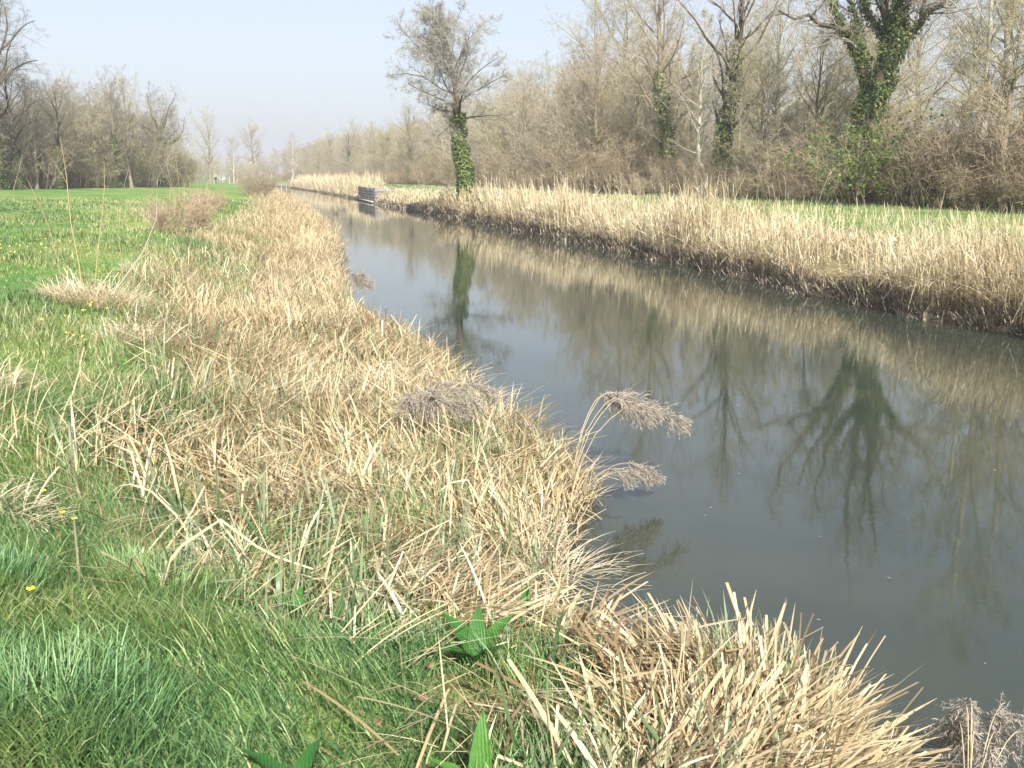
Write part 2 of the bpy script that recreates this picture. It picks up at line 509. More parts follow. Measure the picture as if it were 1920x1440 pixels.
# short growth round the docks and bare litter
CLEAR = [(.62, 3.05, .2), (.0, 3.05, .24), (.80, 4.0, .26), (1.12, 4.55, .2), (.98, 4.9, .15), (.05, 4.8, .18)]
# --- foreground grass
rng = rs(11)
G = Geo()
n = 128000
Y = 2.6 * (9.5 / 2.6) ** rng.random(n)
X = -1.0 - Y * .42 + rng.random(n) * (3.3 + Y * .42)
d = xl(Y) - X
lim = sedge_limit(Y)
keep = (d > lim - .5 - .9 * rng.random(n)) | ((rng.random(n) < np.where(Y < 6.4, np.clip(d - .6, 0, .75), .18)) & (d > .25))
keep &= (pn(X, Y, 1.9, 5) + .25 * rng.random(n) > .20)
X, Y = X[keep], Y[keep]
n = len(X)
lush = pn(X, Y, 2.1, 1)
H = (.07 + .17 * rng.random(n) ** 1.5) * (.5 + .9 * lush)
for cx_, cy_, cr_ in CLEAR:
    H = np.where((X - cx_) ** 2 + (Y - cy_) ** 2 < cr_ ** 2, H * .4, H)
W = .0034 + .005 * rng.random(n) ** 1.4
az = rng.random(n) * 2 * PI * .6 + 2.2 + 1.6 * pn(X, Y, 1.4, 9)
blades(G, on_ground(X, Y, -.01), H, W, az, .05 + .45 * rng.random(n), .6 + 1.1 * rng.random(n), 3, np.clip(rng.random(n) ** 1.15 * .97 + (rng.random(n) < .03) * .5, 0, 1), tw=rng.normal(0, .5, n))

n = 26000
Y = 3.0 * (15 / 3.0) ** rng.random(n)
X = xl(Y) - .25 - (sedge_limit(Y) - .1) * rng.random(n)
keep = (pn(X, Y, 1.7, 66) + .12 * rng.normal(0, 1, n) > .54) & (xl(Y) - X > np.where(Y < 5.2, .75, .45) + .3 * rng.random(n)) & (rng.random(n) < np.interp(Y, [6, 9], [1, .25]))
X, Y = X[keep], Y[keep]; n = len(X)
blades(G, on_ground(X, Y, -.01), .14 + .24 * rng.random(n), .004 + .004 * rng.random(n), 2 * PI * rng.random(n), .05 + .4 * rng.random(n), .4 + 1.0 * rng.random(n), 3, rng.random(n) * .93, tw=rng.normal(0, .5, n))
tag(G.build('grass', M['grass']), 'lush green bank grass in the near corner', kind='stuff')
# --- meadow grass, mid distance left
rng = rs(12)
G = Geo()
n = 105000
Y = 9.0 * (75 / 9.0) ** rng.random(n)
X = xl(Y) - sedge_limit(Y) + 1.0 - rng.random(n) ** 1.0 * (3 + Y * .45)
H = (.05 + .15 * rng.random(n) ** 1.6) * (.3 + 1.6 * pn(X, Y, 1.1, 2) ** 1.6) * (1 + Y / 150)
W = .0045 + .0005 * Y * (.5 + rng.random(n))
pale = (pn(X, Y, .55, 3) > .62) & (rng.random(n) < .5)
blades(G, on_ground(X, Y, -.01), H, W, rng.random(n) * 2 * PI, .2 + .7 * rng.random(n), .7 + .9 * rng.random(n), 2, np.clip(rng.random(n) * .93 + pale * .6, 0, 1))
# right bank turf
n = 42000
Y = 14 * (170 / 14) ** rng.random(n)
e = 1.8 + rng.random(n) * 14
X = xr(Y) + e
H = (.06 + .14 * rng.random(n)) * (.5 + 1.0 * pn(X, Y, .5, 4))
W = .005 + .0004 * Y * (.5 + rng.random(n))
dry = np.clip((7.0 - e) / 7, 0, 1) * .45 + .05
blades(G, on_ground(X, Y, -.01), H, W, rng.random(n) * 2 * PI, .1 + .4 * rng.random(n), .4 + .9 * rng.random(n), 2, np.where(rng.random(n) < dry, 1.0, rng.random(n) * .93))
n = 17000
Y = 7.5 * (40 / 7.5) ** rng.random(n)
X = xl(Y) - np.minimum(1.9, sedge_limit(Y) * .5) - (sedge_limit(Y) * .5) * rng.random(n)
keep = pn(X, Y, 1.0, 61) + .1 * rng.normal(0, 1, n) < .50
X, Y = X[keep], Y[keep]; n = len(X)
blades(G, on_ground(X, Y, -.01), .16 + .26 * rng.random(n), .006 + .0005 * Y, rng.random(n) * 2 * PI, .1 + .5 * rng.random(n), .5 + .9 * rng.random(n), 2, rng.random(n) * .9)
tag(G.build('meadow_grass', M['meadow']), 'green meadow grass stretching back along both banks', kind='stuff')


# --- dry sedge along the left bank


def sedge(G, X, Y, rng, hs=1.0, wmin=.008, wmax=.02, segs=6, flat=.25, mi=0):
    n = len(X)
    P = on_ground(X, Y, -.02)
    H = (.28 + .52 * rng.random(n)) * hs * (.6 + .75 * pn(X, Y, 1.6, 6))
    fine = rng.random(n) < .5
    W = (wmin + (wmax - wmin) * rng.random(n) ** 1.3) * np.where(fine, .55, 1.05) * np.interp(Y, [3, 5.5, 9], [1.35, 1.15, 1.0])
    for cx_, cy_, cr_ in CLEAR:
        H = np.where((X - cx_) ** 2 + (Y - cy_) ** 2 < cr_ ** 2, H * .12, H)
    az = 4.5 * PI * pn(X, Y, .9, 17) + rng.normal(0, 1.0, n)
    lay = rng.random(n) < flat * (.3 + 1.9 * pn(X, Y, 1.3, 19) ** 1.5)
    a0 = np.where(lay, .9 + .5 * rng.random(n), .05 + .75 * rng.random(n) ** 1.3)
    a1 = a0 + np.where(lay, .5 * rng.random(n), .2 + 1.1 * rng.random(n) ** 1.5)
    snapped = rng.random(n) < .42
    kink = np.where(snapped, rng.integers(2, segs - 1, n), 99)
    kang = .8 + 1.2 * rng.random(n)
    # low flat lying blades start above the soil so they stay out of it
    P[:, 2] += np.where(lay, .05 + .22 * rng.random(n), 0)
    a1 = np.where(lay, np.minimum(a1, 1.62), a1)
    blades(G, P, H, W, az, a0, a1, segs, np.clip(.1 + .9 * rng.random(n) - .35 * (1 - pn(X, Y, .8, 7)), 0, 1), np.where(lay, 99, kink), kang, rng.random(n) < .35, rng.normal(0, .7, n), mi)


rng = rs(21)
G = Geo()
# near band
n = 36000
Y = 2.9 * (13 / 2.9) ** rng.random(n)
lim = sedge_limit(Y)
d = -.15 + (lim + .5) * rng.random(n)
X = xl(Y) - d
cl = pn(X, Y, 3.3, 8)
dens = np.clip((lim - d) / .9, 0, 1) * np.where(Y < 6.4, np.where(d < 1.0, 1.0, .26), 1.0)
keep = (rng.random(n) < dens) & (cl + .35 * rng.random(n) > .42) & ((Y < 9) | (rng.random(n) < .8))
sedge(G, X[keep], Y[keep], rng, .66, .007, .019, 5, .42)
# outer fringe of stray straws in the grass
n = 800
Y = 3.2 * (12 / 3.2) ** rng.random(n)
X = xl(Y) - sedge_limit(Y) - .7 * rng.random(n) ** 2 - .05
sedge(G, X, Y, rng, .6, .004, .012, 6, .45)
# middle band
n = 38000
Y = 12.5 * (40 / 12.5) ** rng.random(n)
lim = sedge_limit(Y)
d = -.15 + (lim + .4) * rng.random(n)
X = xl(Y) - d
keep = (rng.random(n) < np.clip((lim - d) / 1.0, 0, 1)) & (pn(X, Y, 2.2, 8) + .4 * rng.random(n) > .42)
gap = pn(X, Y, 1.0, 61) + .10 * rng.normal(0, 1, n)
keep &= (gap > .36) | (d < 1.9)
sedge(G, X[keep], Y[keep], rng, .70, .008, .022, 4, .2)
# far band
n = 30000
Y = 38 * (210 / 38) ** rng.random(n)
lim = sedge_limit(Y)
d = -.15 + (lim + .3) * rng.random(n)
X = xl(Y) - d
keep = (rng.random(n) < np.clip((lim - d) / 1.2, 0, 1))
X, Y = X[keep], Y[keep]
sedge(G, X, Y, rng, .8, .009, .03, 4, .2)
# the clump that juts into the water
n = 900
a = rng.random(n) * 2 * PI; q_ = np.sqrt(rng.random(n))
X = 2.08 + .36 * q_ * np.cos(a); Y = 4.05 + .36 * q_ * np.sin(a)
sedge(G, X, Y, rng, .80, .006, .017, 6, .3)
tag(G.build('dry_sedge', M['sedge']), 'dense straw coloured dead sedge beside the water', kind='stuff')

rng = rs(22)
G = Geo()
n = 2700
Y = 2.9 * (26 / 2.9) ** rng.random(n)
lim = sedge_limit(Y)
d = -.1 + (lim + .1) * rng.random(n)
X = xl(Y) - d
keep = (pn(X, Y, 2.6, 14) + .25 * rng.random(n) > .55)
X, Y = X[keep], Y[keep]; n = len(X)
blades(G, on_ground(X, Y, -.02), .3 + .35 * rng.random(n), .008 + .011 * rng.random(n), 2 * PI * rng.random(n), .02 + .3 * rng.random(n), .3 + .8 * rng.random(n) ** 2, 5,
       rng.random(n), np.where(rng.random(n) < .2, 3, 99), 1 + rng.random(n), None, rng.normal(0, .6, n))
n = 230
X = 2.05 + .3 * rng.normal(0, .6, n); Y = 4.05 + .3 * rng.normal(0, .6, n)
blades(G, on_ground(X, Y, -.02), .3 + .25 * rng.random(n), .008 + .010 * rng.random(n), rng.normal(.3, 1.2, n), .05 + .4 * rng.random(n), .4 + .6 * rng.random(n), 5, rng.random(n), tw=rng.normal(0, .6, n))
tag(G.build('green_sedge', M['sedge_green']), 'grey green living sedge blades among the dead straw', kind='stuff')

# --- reed bed along the right bank
def reeds(G, X, Y, rng, hs=1.0, w=.0115, mi=0, side=0.0):
    n = len(X)
    P = on_ground(X, Y, -.03)
    H = (.75 + .85 * rng.random(n) + .6 * rng.random(n) ** 6) * hs * (.5 + .95 * pn(X, Y, .9, 31))
    az = PI + rng.normal(0, 1.5, n) + side
    a0 = .02 + .22 * rng.random(n) ** 1.5
    bent = rng.random(n) < .12 + .5 * np.clip(pn(X, Y, 1.1, 37) - .5, 0, 1)
    a0 = np.where(bent, .3 + .8 * rng.random(n), a0)
    a1 = a0 + .1 + .55 * rng.random(n) ** 2
    rn = np.clip(.15 + .85 * rng.random(n) - .2 * (1 - pn(X, Y, .5, 33)), 0, 1)
    W = w * (.6 + .8 * rng.random(n)) * (1 + np.maximum(Y - 15, 0) / 28)
    blades(G, P, H, W, az, a0, a1, 4, rn, np.where(rng.random(n) < .12, 2, 99), 1 + .8 * rng.random(n), rng.random(n) < .3, rng.normal(0, .9, n), mi)
    # hanging leaves along the stems
    k = int(n * .7)
    i = rng.integers(0, n, k)
    hh_ = H[i] * (.35 + .5 * rng.random(k))
    hx = np.sin((a0[i] + a1[i]) * .4) * hh_
    LP = np.stack([P[i, 0] + np.cos(az[i]) * hx, P[i, 1] + np.sin(az[i]) * hx, P[i, 2] + np.cos((a0[i] + a1[i]) * .4) * hh_], -1)
    blades(G, LP, .25 + .3 * rng.random(k), W[i] * 1.2, rng.random(k) * 2 * PI, .4 + .6 * rng.random(k), 1.2 + 1.2 * rng.random(k), 3, np.clip(rn[i] + .1, 0, 1), None, None, None, rng.normal(0, .6, k), mi)


rng = rs(31)
G = Geo()
n = 16500
Y = 11 * (72 / 11) ** rng.random(n)
wid = np.interp(Y, [10, 20, 30, 55, 62, 66, 72], [2.6, 2.6, 2.6, 2.6, 2.6, .9, .2])
e = .10 + wid * rng.random(n) ** 1.25
X = xr(Y) + e
hs = np.interp(Y, [10, 22, 40, 60, 70, 78], [.70, .78, .98, 1.15, .95, .5]) * np.where(e > 1.8, .75, 1)
tall = pn(X, Y, .8, 35)
keep = tall + .45 * rng.random(n) > .54
for lo, hi in ((0, .55), (.55, .7), (.7, .85), (.85, 1.0), (1.0, 1.1), (1.1, 2)):
    mk_ = keep & (hs >= lo) & (hs < hi)
    if mk_.any(): reeds(G, X[mk_], Y[mk_], rng, (lo + min(hi, 1.15)) / 2 if lo else .48)
# far reed patch and patchy tufts beyond the wall
n = 7000
Y = 132 + 120 * rng.random(n)
X = xr(Y) + .05 + 4.2 * rng.random(n)
reeds(G, X, Y, rng, 1.25, .009)
# patchy straw on the grass slope between the tree and the wall, short
n = 3500
Y = 74 + 58 * rng.random(n)
X = xr(Y) + .1 + 5 * rng.random(n)
blades(G, on_ground(X, Y, -.02), .2 + .35 * rng.random(n), .03 + .03 * rng.random(n), 2 * PI * rng.random(n), .1 + .5 * rng.random(n), .6 + .9 * rng.random(n), 3, rng.random(n))
# grass and straw hanging round the old quay wall
n = 900
Y = 106.5 + 21 * rng.random(n); X = 10.7 + 2.3 * rng.random(n)
P = on_ground(X, Y, 0); P[:, 2] = np.where(rng.random(n) < .6, 1.35, P[:, 2])
blades(G, P, .25 + .4 * rng.random(n), .03 + .03 * rng.random(n), PI + rng.normal(0, 1.2, n), .3 + .6 * rng.random(n), 1.0 + 1.1 * rng.random(n), 3, rng.random(n))
n = 500
Y = 105.6 + 1.3 * rng.random(n); X = 11.0 + 2.2 * rng.random(n)
blades(G, on_ground(X, Y, -.02), .35 + .6 * rng.random(n), .03 + .03 * rng.random(n), 2 * PI * rng.random(n), .1 + .5 * rng.random(n), .5 + .9 * rng.random(n), 3, rng.random(n))
# matted litter under the reeds
n = 6500
Y = 12 * (75 / 12) ** rng.random(n); X = xr(Y) + .25 + 3.2 * rng.random(n)
blades(G, on_ground(X, Y, .02 + .12 * rng.random(n)), .3 + .5 * rng.random(n), (.010 + .0005 * Y) * (.6 + .6 * rng.random(n)), 2 * PI * rng.random(n), .6 + .7 * rng.random(n), 1.4 + .3 * rng.random(n), 3, .7 * rng.random(n))
# thin grass haze of long straws over the turf
n = 6000
Y = 14 * (120 / 14) ** rng.random(n)
X = xr(Y) + 2.2 + 8 * rng.random(n) ** 1.3
blades(G, on_ground(X, Y, -.02), .25 + .5 * rng.random(n) ** 2, .004 + .0003 * Y, 2 * PI * rng.random(n), .1 + .4 * rng.random(n), .4 + .8 * rng.random(n), 4, .2 + .8 * rng.random(n))
# stems fallen out over the water
n = 420
Y = 13 * (70 / 13) ** rng.random(n)
X = xr(Y) + .1 + .35 * rng.random(n)
blades(G, on_ground(X, Y, .15), .7 + 1.1 * rng.random(n), .010 + .0004 * Y, PI + rng.normal(.4, .9, n), .7 + .5 * rng.random(n), 1.5 + .55 * rng.random(n), 6, .35 + .65 * rng.random(n), None, None, None, rng.normal(0, .5, n))
tag(G.build('reed_bed', M['reed']), 'tall pale dead reeds lining the far bank', kind='stuff')

rng = rs(32)
G = Geo()
n = 6500
Y = 12 * (110 / 12) ** rng.random(n)
X = xr(Y) - .12 + .40 * rng.random(n)
blades(G, on_ground(X, Y, -.02), .10 + .28 * rng.random(n), .010 + .0006 * Y, PI + rng.normal(0, 1.3, n), .1 + .8 * rng.random(n), .6 + .9 * rng.random(n), 3, rng.random(n), None, None, rng.random(n) < .5)
n = 2500
Y = 3 * (60 / 3) ** rng.random(n)
X = xl(Y) + .10 - .25 * rng.random(n)
blades(G, on_ground(X, Y, -.02), .10 + .22 * rng.random(n), .006 + .0006 * Y, rng.normal(0, 1.3, n), .1 + .8 * rng.random(n), .6 + .9 * rng.random(n), 3, rng.random(n), None, None, rng.random(n) < .5)
tag(G.build('waterline_stubble', M['stubble']), 'grey rotten stubble and roots at the waterline', kind='stuff')


# ------------------------------------------------------------------ trees
def sweep(rng, start, d, L, segs, up=0.0, wob=.1, droop=0.0):
    pts = [start]
    d = norm(d)
    for s in range(segs):
        f = (s + .5) / segs
        d = norm(d + np.array([0, 0, 1.0]) * (up - droop * f) + wob * rng.normal(0, 1, d.shape))
        pts.append(pts[-1] + d * (L / segs)[:, None])
    return np.stack(pts, 1)


def children(rng, P, Rr, k, t0, t1, ang, ang_sd, lenfn, rr, segs, up, wob, droop=0.0, tip=.25):
    n, s = P.shape[0], P.shape[1] - 1
    t = t0 + (t1 - t0) * (np.arange(k)[None, :] + rng.random((n, k))) / k
    x = np.clip(t * s, 0, s - 1e-4); i = x.astype(int); f = (x - i)[..., None]
    r_ = np.arange(n)[:, None]
    A, B = P[r_, i], P[r_, i + 1]
    start = (A + (B - A) * f).reshape(-1, 3)
    T = norm(B - A).reshape(-1, 3)
    rad = (Rr[r_, i] + (Rr[r_, i + 1] - Rr[r_, i]) * f[..., 0]).reshape(-1)
    ref = np.where(np.abs(T[:, 2:3]) > .9, np.array([[1., 0, 0]]), np.array([[0, 0, 1.]]))
    u = norm(np.cross(T, ref)); w = np.cross(T, u)
    phi = ((np.arange(k) * 2.4)[None, :] + rng.random((n, 1)) * 6.28 + rng.normal(0, .5, (n, k))).reshape(-1)
    side = u * np.cos(phi)[:, None] + w * np.sin(phi)[:, None]
    a_ = ang(t) if callable(ang) else np.full(t.shape, ang)
    a = (a_ + rng.normal(0, ang_sd, t.shape)).reshape(-1)
    d = T * np.cos(a)[:, None] + side * np.sin(a)[:, None]
    L0 = np.linalg.norm(np.diff(P, axis=1), axis=-1).sum(1)
    L = (lenfn(t, L0[:, None]) * (.7 + .5 * rng.random(t.shape))).reshape(-1)
    C = sweep(rng, start, d, L, segs, up, wob, droop)
    r0 = np.minimum(rad * rr, rad * .95)
    CR = r0[:, None] * np.linspace(1, tip, segs + 1)[None, :]
    return C, CR


def tubes(G, P, Rr, sides, mi=0, rnd=.5):
    n, s1 = P.shape[:2]
    T = np.empty_like(P)
    T[:, 1:-1] = P[:, 2:] - P[:, :-2]; T[:, 0] = P[:, 1] - P[:, 0]; T[:, -1] = P[:, -1] - P[:, -2]
    T = norm(T)
    d0 = norm(P[:, -1] - P[:, 0])
    ref = np.where(np.abs(d0[:, 2:3]) > .8, np.array([[1., .2, 0]]), np.array([[0, 0, 1.]]))[:, None, :]
    u = norm(np.cross(T, np.broadcast_to(ref, T.shape))); w = np.cross(T, u)
    a = np.arange(sides) * 2 * PI / sides
    V = P[:, :, None, :] + Rr[:, :, None, None] * (u[:, :, None, :] * np.cos(a)[None, None, :, None] + w[:, :, None, :] * np.sin(a)[None, None, :, None])
    base = np.arange(n)[:, None, None] * (s1 * sides)
    row = np.arange(s1 - 1)[None, :, None] * sides
    k = np.arange(sides)[None, None, :]; k2 = (k + 1) % sides
    q = np.stack([base + row + k, base + row + k2, base + row + sides + k2, base + row + sides + k], -1).reshape(-1, 4)
    G.add(V.reshape(-1, 3), q, mi=mi, rnd=rnd)


def ribbons(G, P, W, rng, mi=0):
    """Finest twigs: flat strips turned at random."""
    n, s1 = P.shape[:2]
    T = norm(P[:, -1] - P[:, 0])
    w = norm(np.cross(T, rng.normal(0, 1, (n, 3))))
    f = np.linspace(1, .3, s1)[None, :, None, None] * .5
    side = w[:, None, None, :] * W[:, None, None, None] * f * np.array([-1., 1.])[None, None, :, None]
    V = P[:, :, None, :] + side
    base = np.arange(n)[:, None] * (s1 * 2); s = np.arange(s1 - 1)[None, :] * 2
    q = np.stack([base + s, base + s + 1, base + s + 3, base + s + 2], -1).reshape(-1, 4)
    G.add(V.reshape(-1, 3), q, mi=mi, rnd=np.repeat(rng.random(n), s1 * 2))


def leaf_quads(G, C, size, rng, nrm=None, flat=.5, mi=0, rlo=0.0, rhi=1.0):
    n = len(C)
    N = norm((nrm if nrm is not None else 0) + flat * rng.normal(0, 1, (n, 3)))
    u = norm(np.cross(N, rng.normal(0, 1, (n, 3)))); w = np.cross(N, u)
    s = (size * (.6 + .8 * rng.random(n)))[:, None]
    V = np.stack([C - u * s * .5, C + w * s * .38 + N * s * .06, C + u * s * .55, C - w * s * .38 + N * s * .06], 1)
    q = np.arange(n * 4).reshape(-1, 4)
    G.add(V.reshape(-1, 3), q, mi=mi, rnd=np.repeat(rlo + (rhi - rlo) * rng.random(n), 4))


def ivy_on(G, P, Rr, count, rng, spread=1.0, size=.16, thick=.18):
    n, s1 = P.shape[:2]
    j = rng.integers(0, n, count)
    x = rng.random(count) ** 1.25 * (s1 - 1 - 1e-4); i = x.astype(int); f = (x - i)[:, None]
    C = P[j, i] * (1 - f) + P[j, i + 1] * f
    T = norm(P[j, i + 1] - P[j, i])
    r = Rr[j, i] * (1 - f[:, 0]) + Rr[j, i + 1] * f[:, 0]
    u = norm(np.cross(T, rng.normal(0, 1, (count, 3))))
    lump = .55 + .9 * pn(C[:, 2] * 1.3 + np.arctan2(u[:, 1], u[:, 0]) * .8, C[:, 2] * .7 - u[:, 0], 2.2, 41)
    out_ = u * (r + thick * lump * (.25 + .9 * rng.random(count)) * spread)[:, None]
    k_ = (lump + .5 * rng.random(count) - .45 * (x / (s1 - 1)) ** 3) > .92
    leaf_quads(G, (C + out_)[k_], size, rng, (u * 1.2 + np.array([0, 0, .35]))[k_], .55)


def smooth_path(keys, n=9):
    keys = np.array(keys, float); t = np.linspace(0, 1, len(keys)); s = np.linspace(0, 1, n)
    return np.stack([np.interp(s, t, keys[:, i]) for i in range(3)], -1)


def limb_set(keys, seed):
    rng = rs(seed)
    P = np.stack([smooth_path(k, 11) for k, r in keys])
    P[:, 1:] += rng.normal(0, .12, P[:, 1:].shape)
    R_ = np.stack([np.linspace(1, .16, 11) * r for k, r in keys])
    return P, R_


TRUNK_KEYS = [(-.15, 0, -.3), (-.1, 0, 2), (.1, 0, 4.2), (.5, 0, 5.6), (.8, 0, 6.6)]
LIMBS = limb_set([
    ([(.4, 0, 5.6), (-.3, .1, 7.2), (-1.3, 0, 8.6), (-2.9, -.2, 9.3), (-4.8, -.3, 9.6)], .30),
    ([(.0, 0, 7.0), (-.5, .2, 8.4), (-.7, .4, 9.8), (-1.6, .7, 11.5), (-2.2, .9, 13.5)], .20),
    ([(.8, 0, 6.5), (1.0, .2, 8.6), (.8, .3, 10.8), (.5, .3, 14), (.8, .2, 18)], .34),
    ([(.8, 0, 6.6), (1.2, -.3, 8.4), (1.4, -.6, 10.5), (1.1, -1.2, 13.5), (1.8, -1.5, 16.5)], .26),
    ([(.9, 0, 6.4), (1.9, .1, 8.2), (2.9, .1, 9.5), (4.2, .2, 10.6), (5.6, .3, 12.2)], .30),
    ([(1.5, 0, 7.6), (2.1, .8, 9.6), (2.6, 1.6, 12), (3.4, 2.0, 15.0)], .2),
    ([(-1.0, 0, 8.2), (-1.9, .5, 9.8), (-3.0, 1.0, 12.0), (-3.8, 1.2, 14.6)], .17),
    ([(.9, .3, 8.5), (.0, 1.5, 10.5), (-.4, 2.6, 13), (-.6, 3.2, 16)], .18),
    ([(1.1, -.3, 8.8), (1.0, -1.8, 10.8), (.4, -2.8, 12.6), (.0, -3.4, 14.6)], .18)], 7)


def tree_meshes(seed, H, r0, kind, mats, lean=(0, 0), fine=.8, ivy=0, ivy_to=.5, twig_w=.016, ivy_limbs=False, buds=0):
    """Returns meshes (trunk, crown, ivy or None) around the origin. kind picks the habit."""
    rng = rs(seed)
    gt, gc, gi = Geo(), Geo(), Geo()
    bark, twig = mats
    segs = 12
    f = np.linspace(0, 1, segs + 1)
    if kind in ('oak',):
        th = H * .52
    elif kind in ('spire', 'birch'):
        th = H * .96
    else:
        th = H * .80
    wobx = np.cumsum(rng.normal(0, .012, segs + 1)); woby = np.cumsum(rng.normal(0, .012, segs + 1))
    ax = lean[0] * f ** 1.15 + wobx * H * .4; ay = lean[1] * f + woby * H * .4
    TP = np.stack([ax - ax[0], ay - ay[0], f * th - .25 * (1 - f)], -1)[None]
    TR = (r0 * (np.interp(f, [0, .04, .12, .5, 1], [1.5, 1.15, 1.0, .74, .16 if kind != 'oak' else .6])))[None]
    tubes(gt, TP, TR, 9)
    if kind == 'limbs':
        gt = Geo(); TP = smooth_path(TRUNK_KEYS, 13)[None]; TR = (r0 * np.interp(f, [0, .1, .6, 1], [1.5, 1.1, .95, .9]))[None]
        tubes(gt, TP, TR, 9)
    H_ = H
    if kind == 'round':       # rounded ash-like crown on a bare bole
        A, AR = children(rng, TP, TR, 26, .44, .99, lambda t: 1.4 - .95 * (t - .44) / .56, .14, lambda t, L: H_ * np.interp(t, [.44, .6, .8, 1], [.27, .34, .33, .22]), .46, 9, .022, .12)
        lv = [(11, .2, .98, .75, .2, .34, .45, 5, .05, .2), (int(9 * fine), .15, 1, .75, .25, .40, .5, 4, .03, .14)]
    elif kind == 'ball':
        A, AR = children(rng, TP, TR, 30, .50, .99, lambda t: 1.45 - 1.05 * (t - .5) / .49, .14, lambda t, L: H_ * np.interp(t, [.5, .6, .8, 1], [.26, .33, .31, .20]), .36, 9, .024, .13)
        lv = [(12, .15, .98, .75, .25, .36, .45, 5, .03, .18), (int(7 * fine), .15, 1, .75, .3, .42, .5, 3, .03, .16)]
    elif kind == 'limbs':
        A, AR = LIMBS
        lv = [(16, .3, .99, .8, .3, .34, .42, 6, .04, .18), (int(10 * fine), .15, 1, .8, .3, .42, .5, 4, .02, .18)]
    elif kind == 'oak':
        A, AR = children(rng, TP, TR, 9, .62, 1.0, lambda t: 1.15 - .8 * (t - .62) / .38, .22, lambda t, L: H_ * np.interp(t, [.6, .8, 1], [.42, .46, .5]), .62, 10, .06, .15)
        lv = [(10, .25, .98, .8, .25, .40, .5, 5, .03, .16), (int(9 * fine), .15, 1, .8, .3, .42, .5, 4, .02, .18)]
    elif kind == 'fan':       # tall poplar / ash, limbs sweeping up
        A, AR = children(rng, TP, TR, 22, .24, .99, lambda t: 1.0 - .5 * (t - .24) / .76, .14, lambda t, L: H_ * np.interp(t, [.24, .5, .8, 1], [.22, .32, .28, .2]), .46, 9, .05, .12)
        lv = [(10, .2, .98, .7, .2, .38, .45, 5, .03, .12), (int(9 * fine), .15, 1, .65, .25, .40, .5, 4, .03, .13)]
    elif kind in ('spire', 'birch'):
        A, AR = children(rng, TP, TR, 26, .22, .98, lambda t: .95 - .35 * t, .15, lambda t, L: H_ * np.interp(t, [.22, .4, .7, 1], [.17, .25, .21, .08]), .38, 7, .06, .08)
        lv = [(8, .2, .98, .7, .2, .38, .45, 4, .02, .12), (int(7 * fine), .15, 1, .7, .25, .42, .5, 3, .0, .14)]
    else:                      # 'droop': untidy crown with hanging outer boughs
        A, AR = children(rng, TP, TR, 20, .30, .98, lambda t: 1.35 - .7 * t, .2, lambda t, L: H_ * np.interp(t, [.3, .5, .8, 1], [.26, .32, .28, .22]), .5, 9, .12, .14, .22)
        lv = [(10, .2, .98, .8, .25, .36, .45, 5, -.02, .15), (int(9 * fine), .15, 1, .8, .3, .42, .5, 4, -.05, .16)]
    tubes(gt, A, AR, 5)
    cur, cr = A, AR
    prev = A
    for (k, t0, t1, an, sd, lr, rr, sg, up, wob) in lv:
        cur, cr = children(rng, cur, cr, k, t0, t1, an, sd, lambda t, L, lr=lr: L * lr * (1.15 - .5 * t), rr, sg, up, wob)
        cr = np.maximum(cr, .004)
        tubes(gc, cur, cr, 3)
        prev = cur
    k = int(8 * fine)
    tw, twr = children(rng, cur, cr, k, .1, 1, .7, .25, lambda t, L: np.clip(L * .55, .25, .8), .6, 1, .03, .12)
    ribbons(gc, tw, np.full(len(tw), twig_w) * (.7 + .6 * rng.random(len(tw))), rng)
    if buds:
        pick = rng.integers(0, len(tw), buds)
        leaf_quads(gc, tw[pick, 1] + rng.normal(0, .03, (buds, 3)), .05, rng, None, 1.0, 1)
    me_i = None
    if ivy:
        cut = max(2, int(ivy_to * segs))
        ivy_on(gi, TP[:, :cut + 1], TR[:, :cut + 1], ivy, rng, 1.0, .12, .14 + r0 * .45)
        if ivy_limbs:
            big = A[:, :6]; ivy_on(gi, big, AR[:, :6] * 1.1, ivy, rng, .8, .12, .2)
        me_i = gi.mesh('ivy', M['ivy'])
    return gt.mesh('trunk', bark), gc.mesh('crown', [twig, M['bud']]), me_i


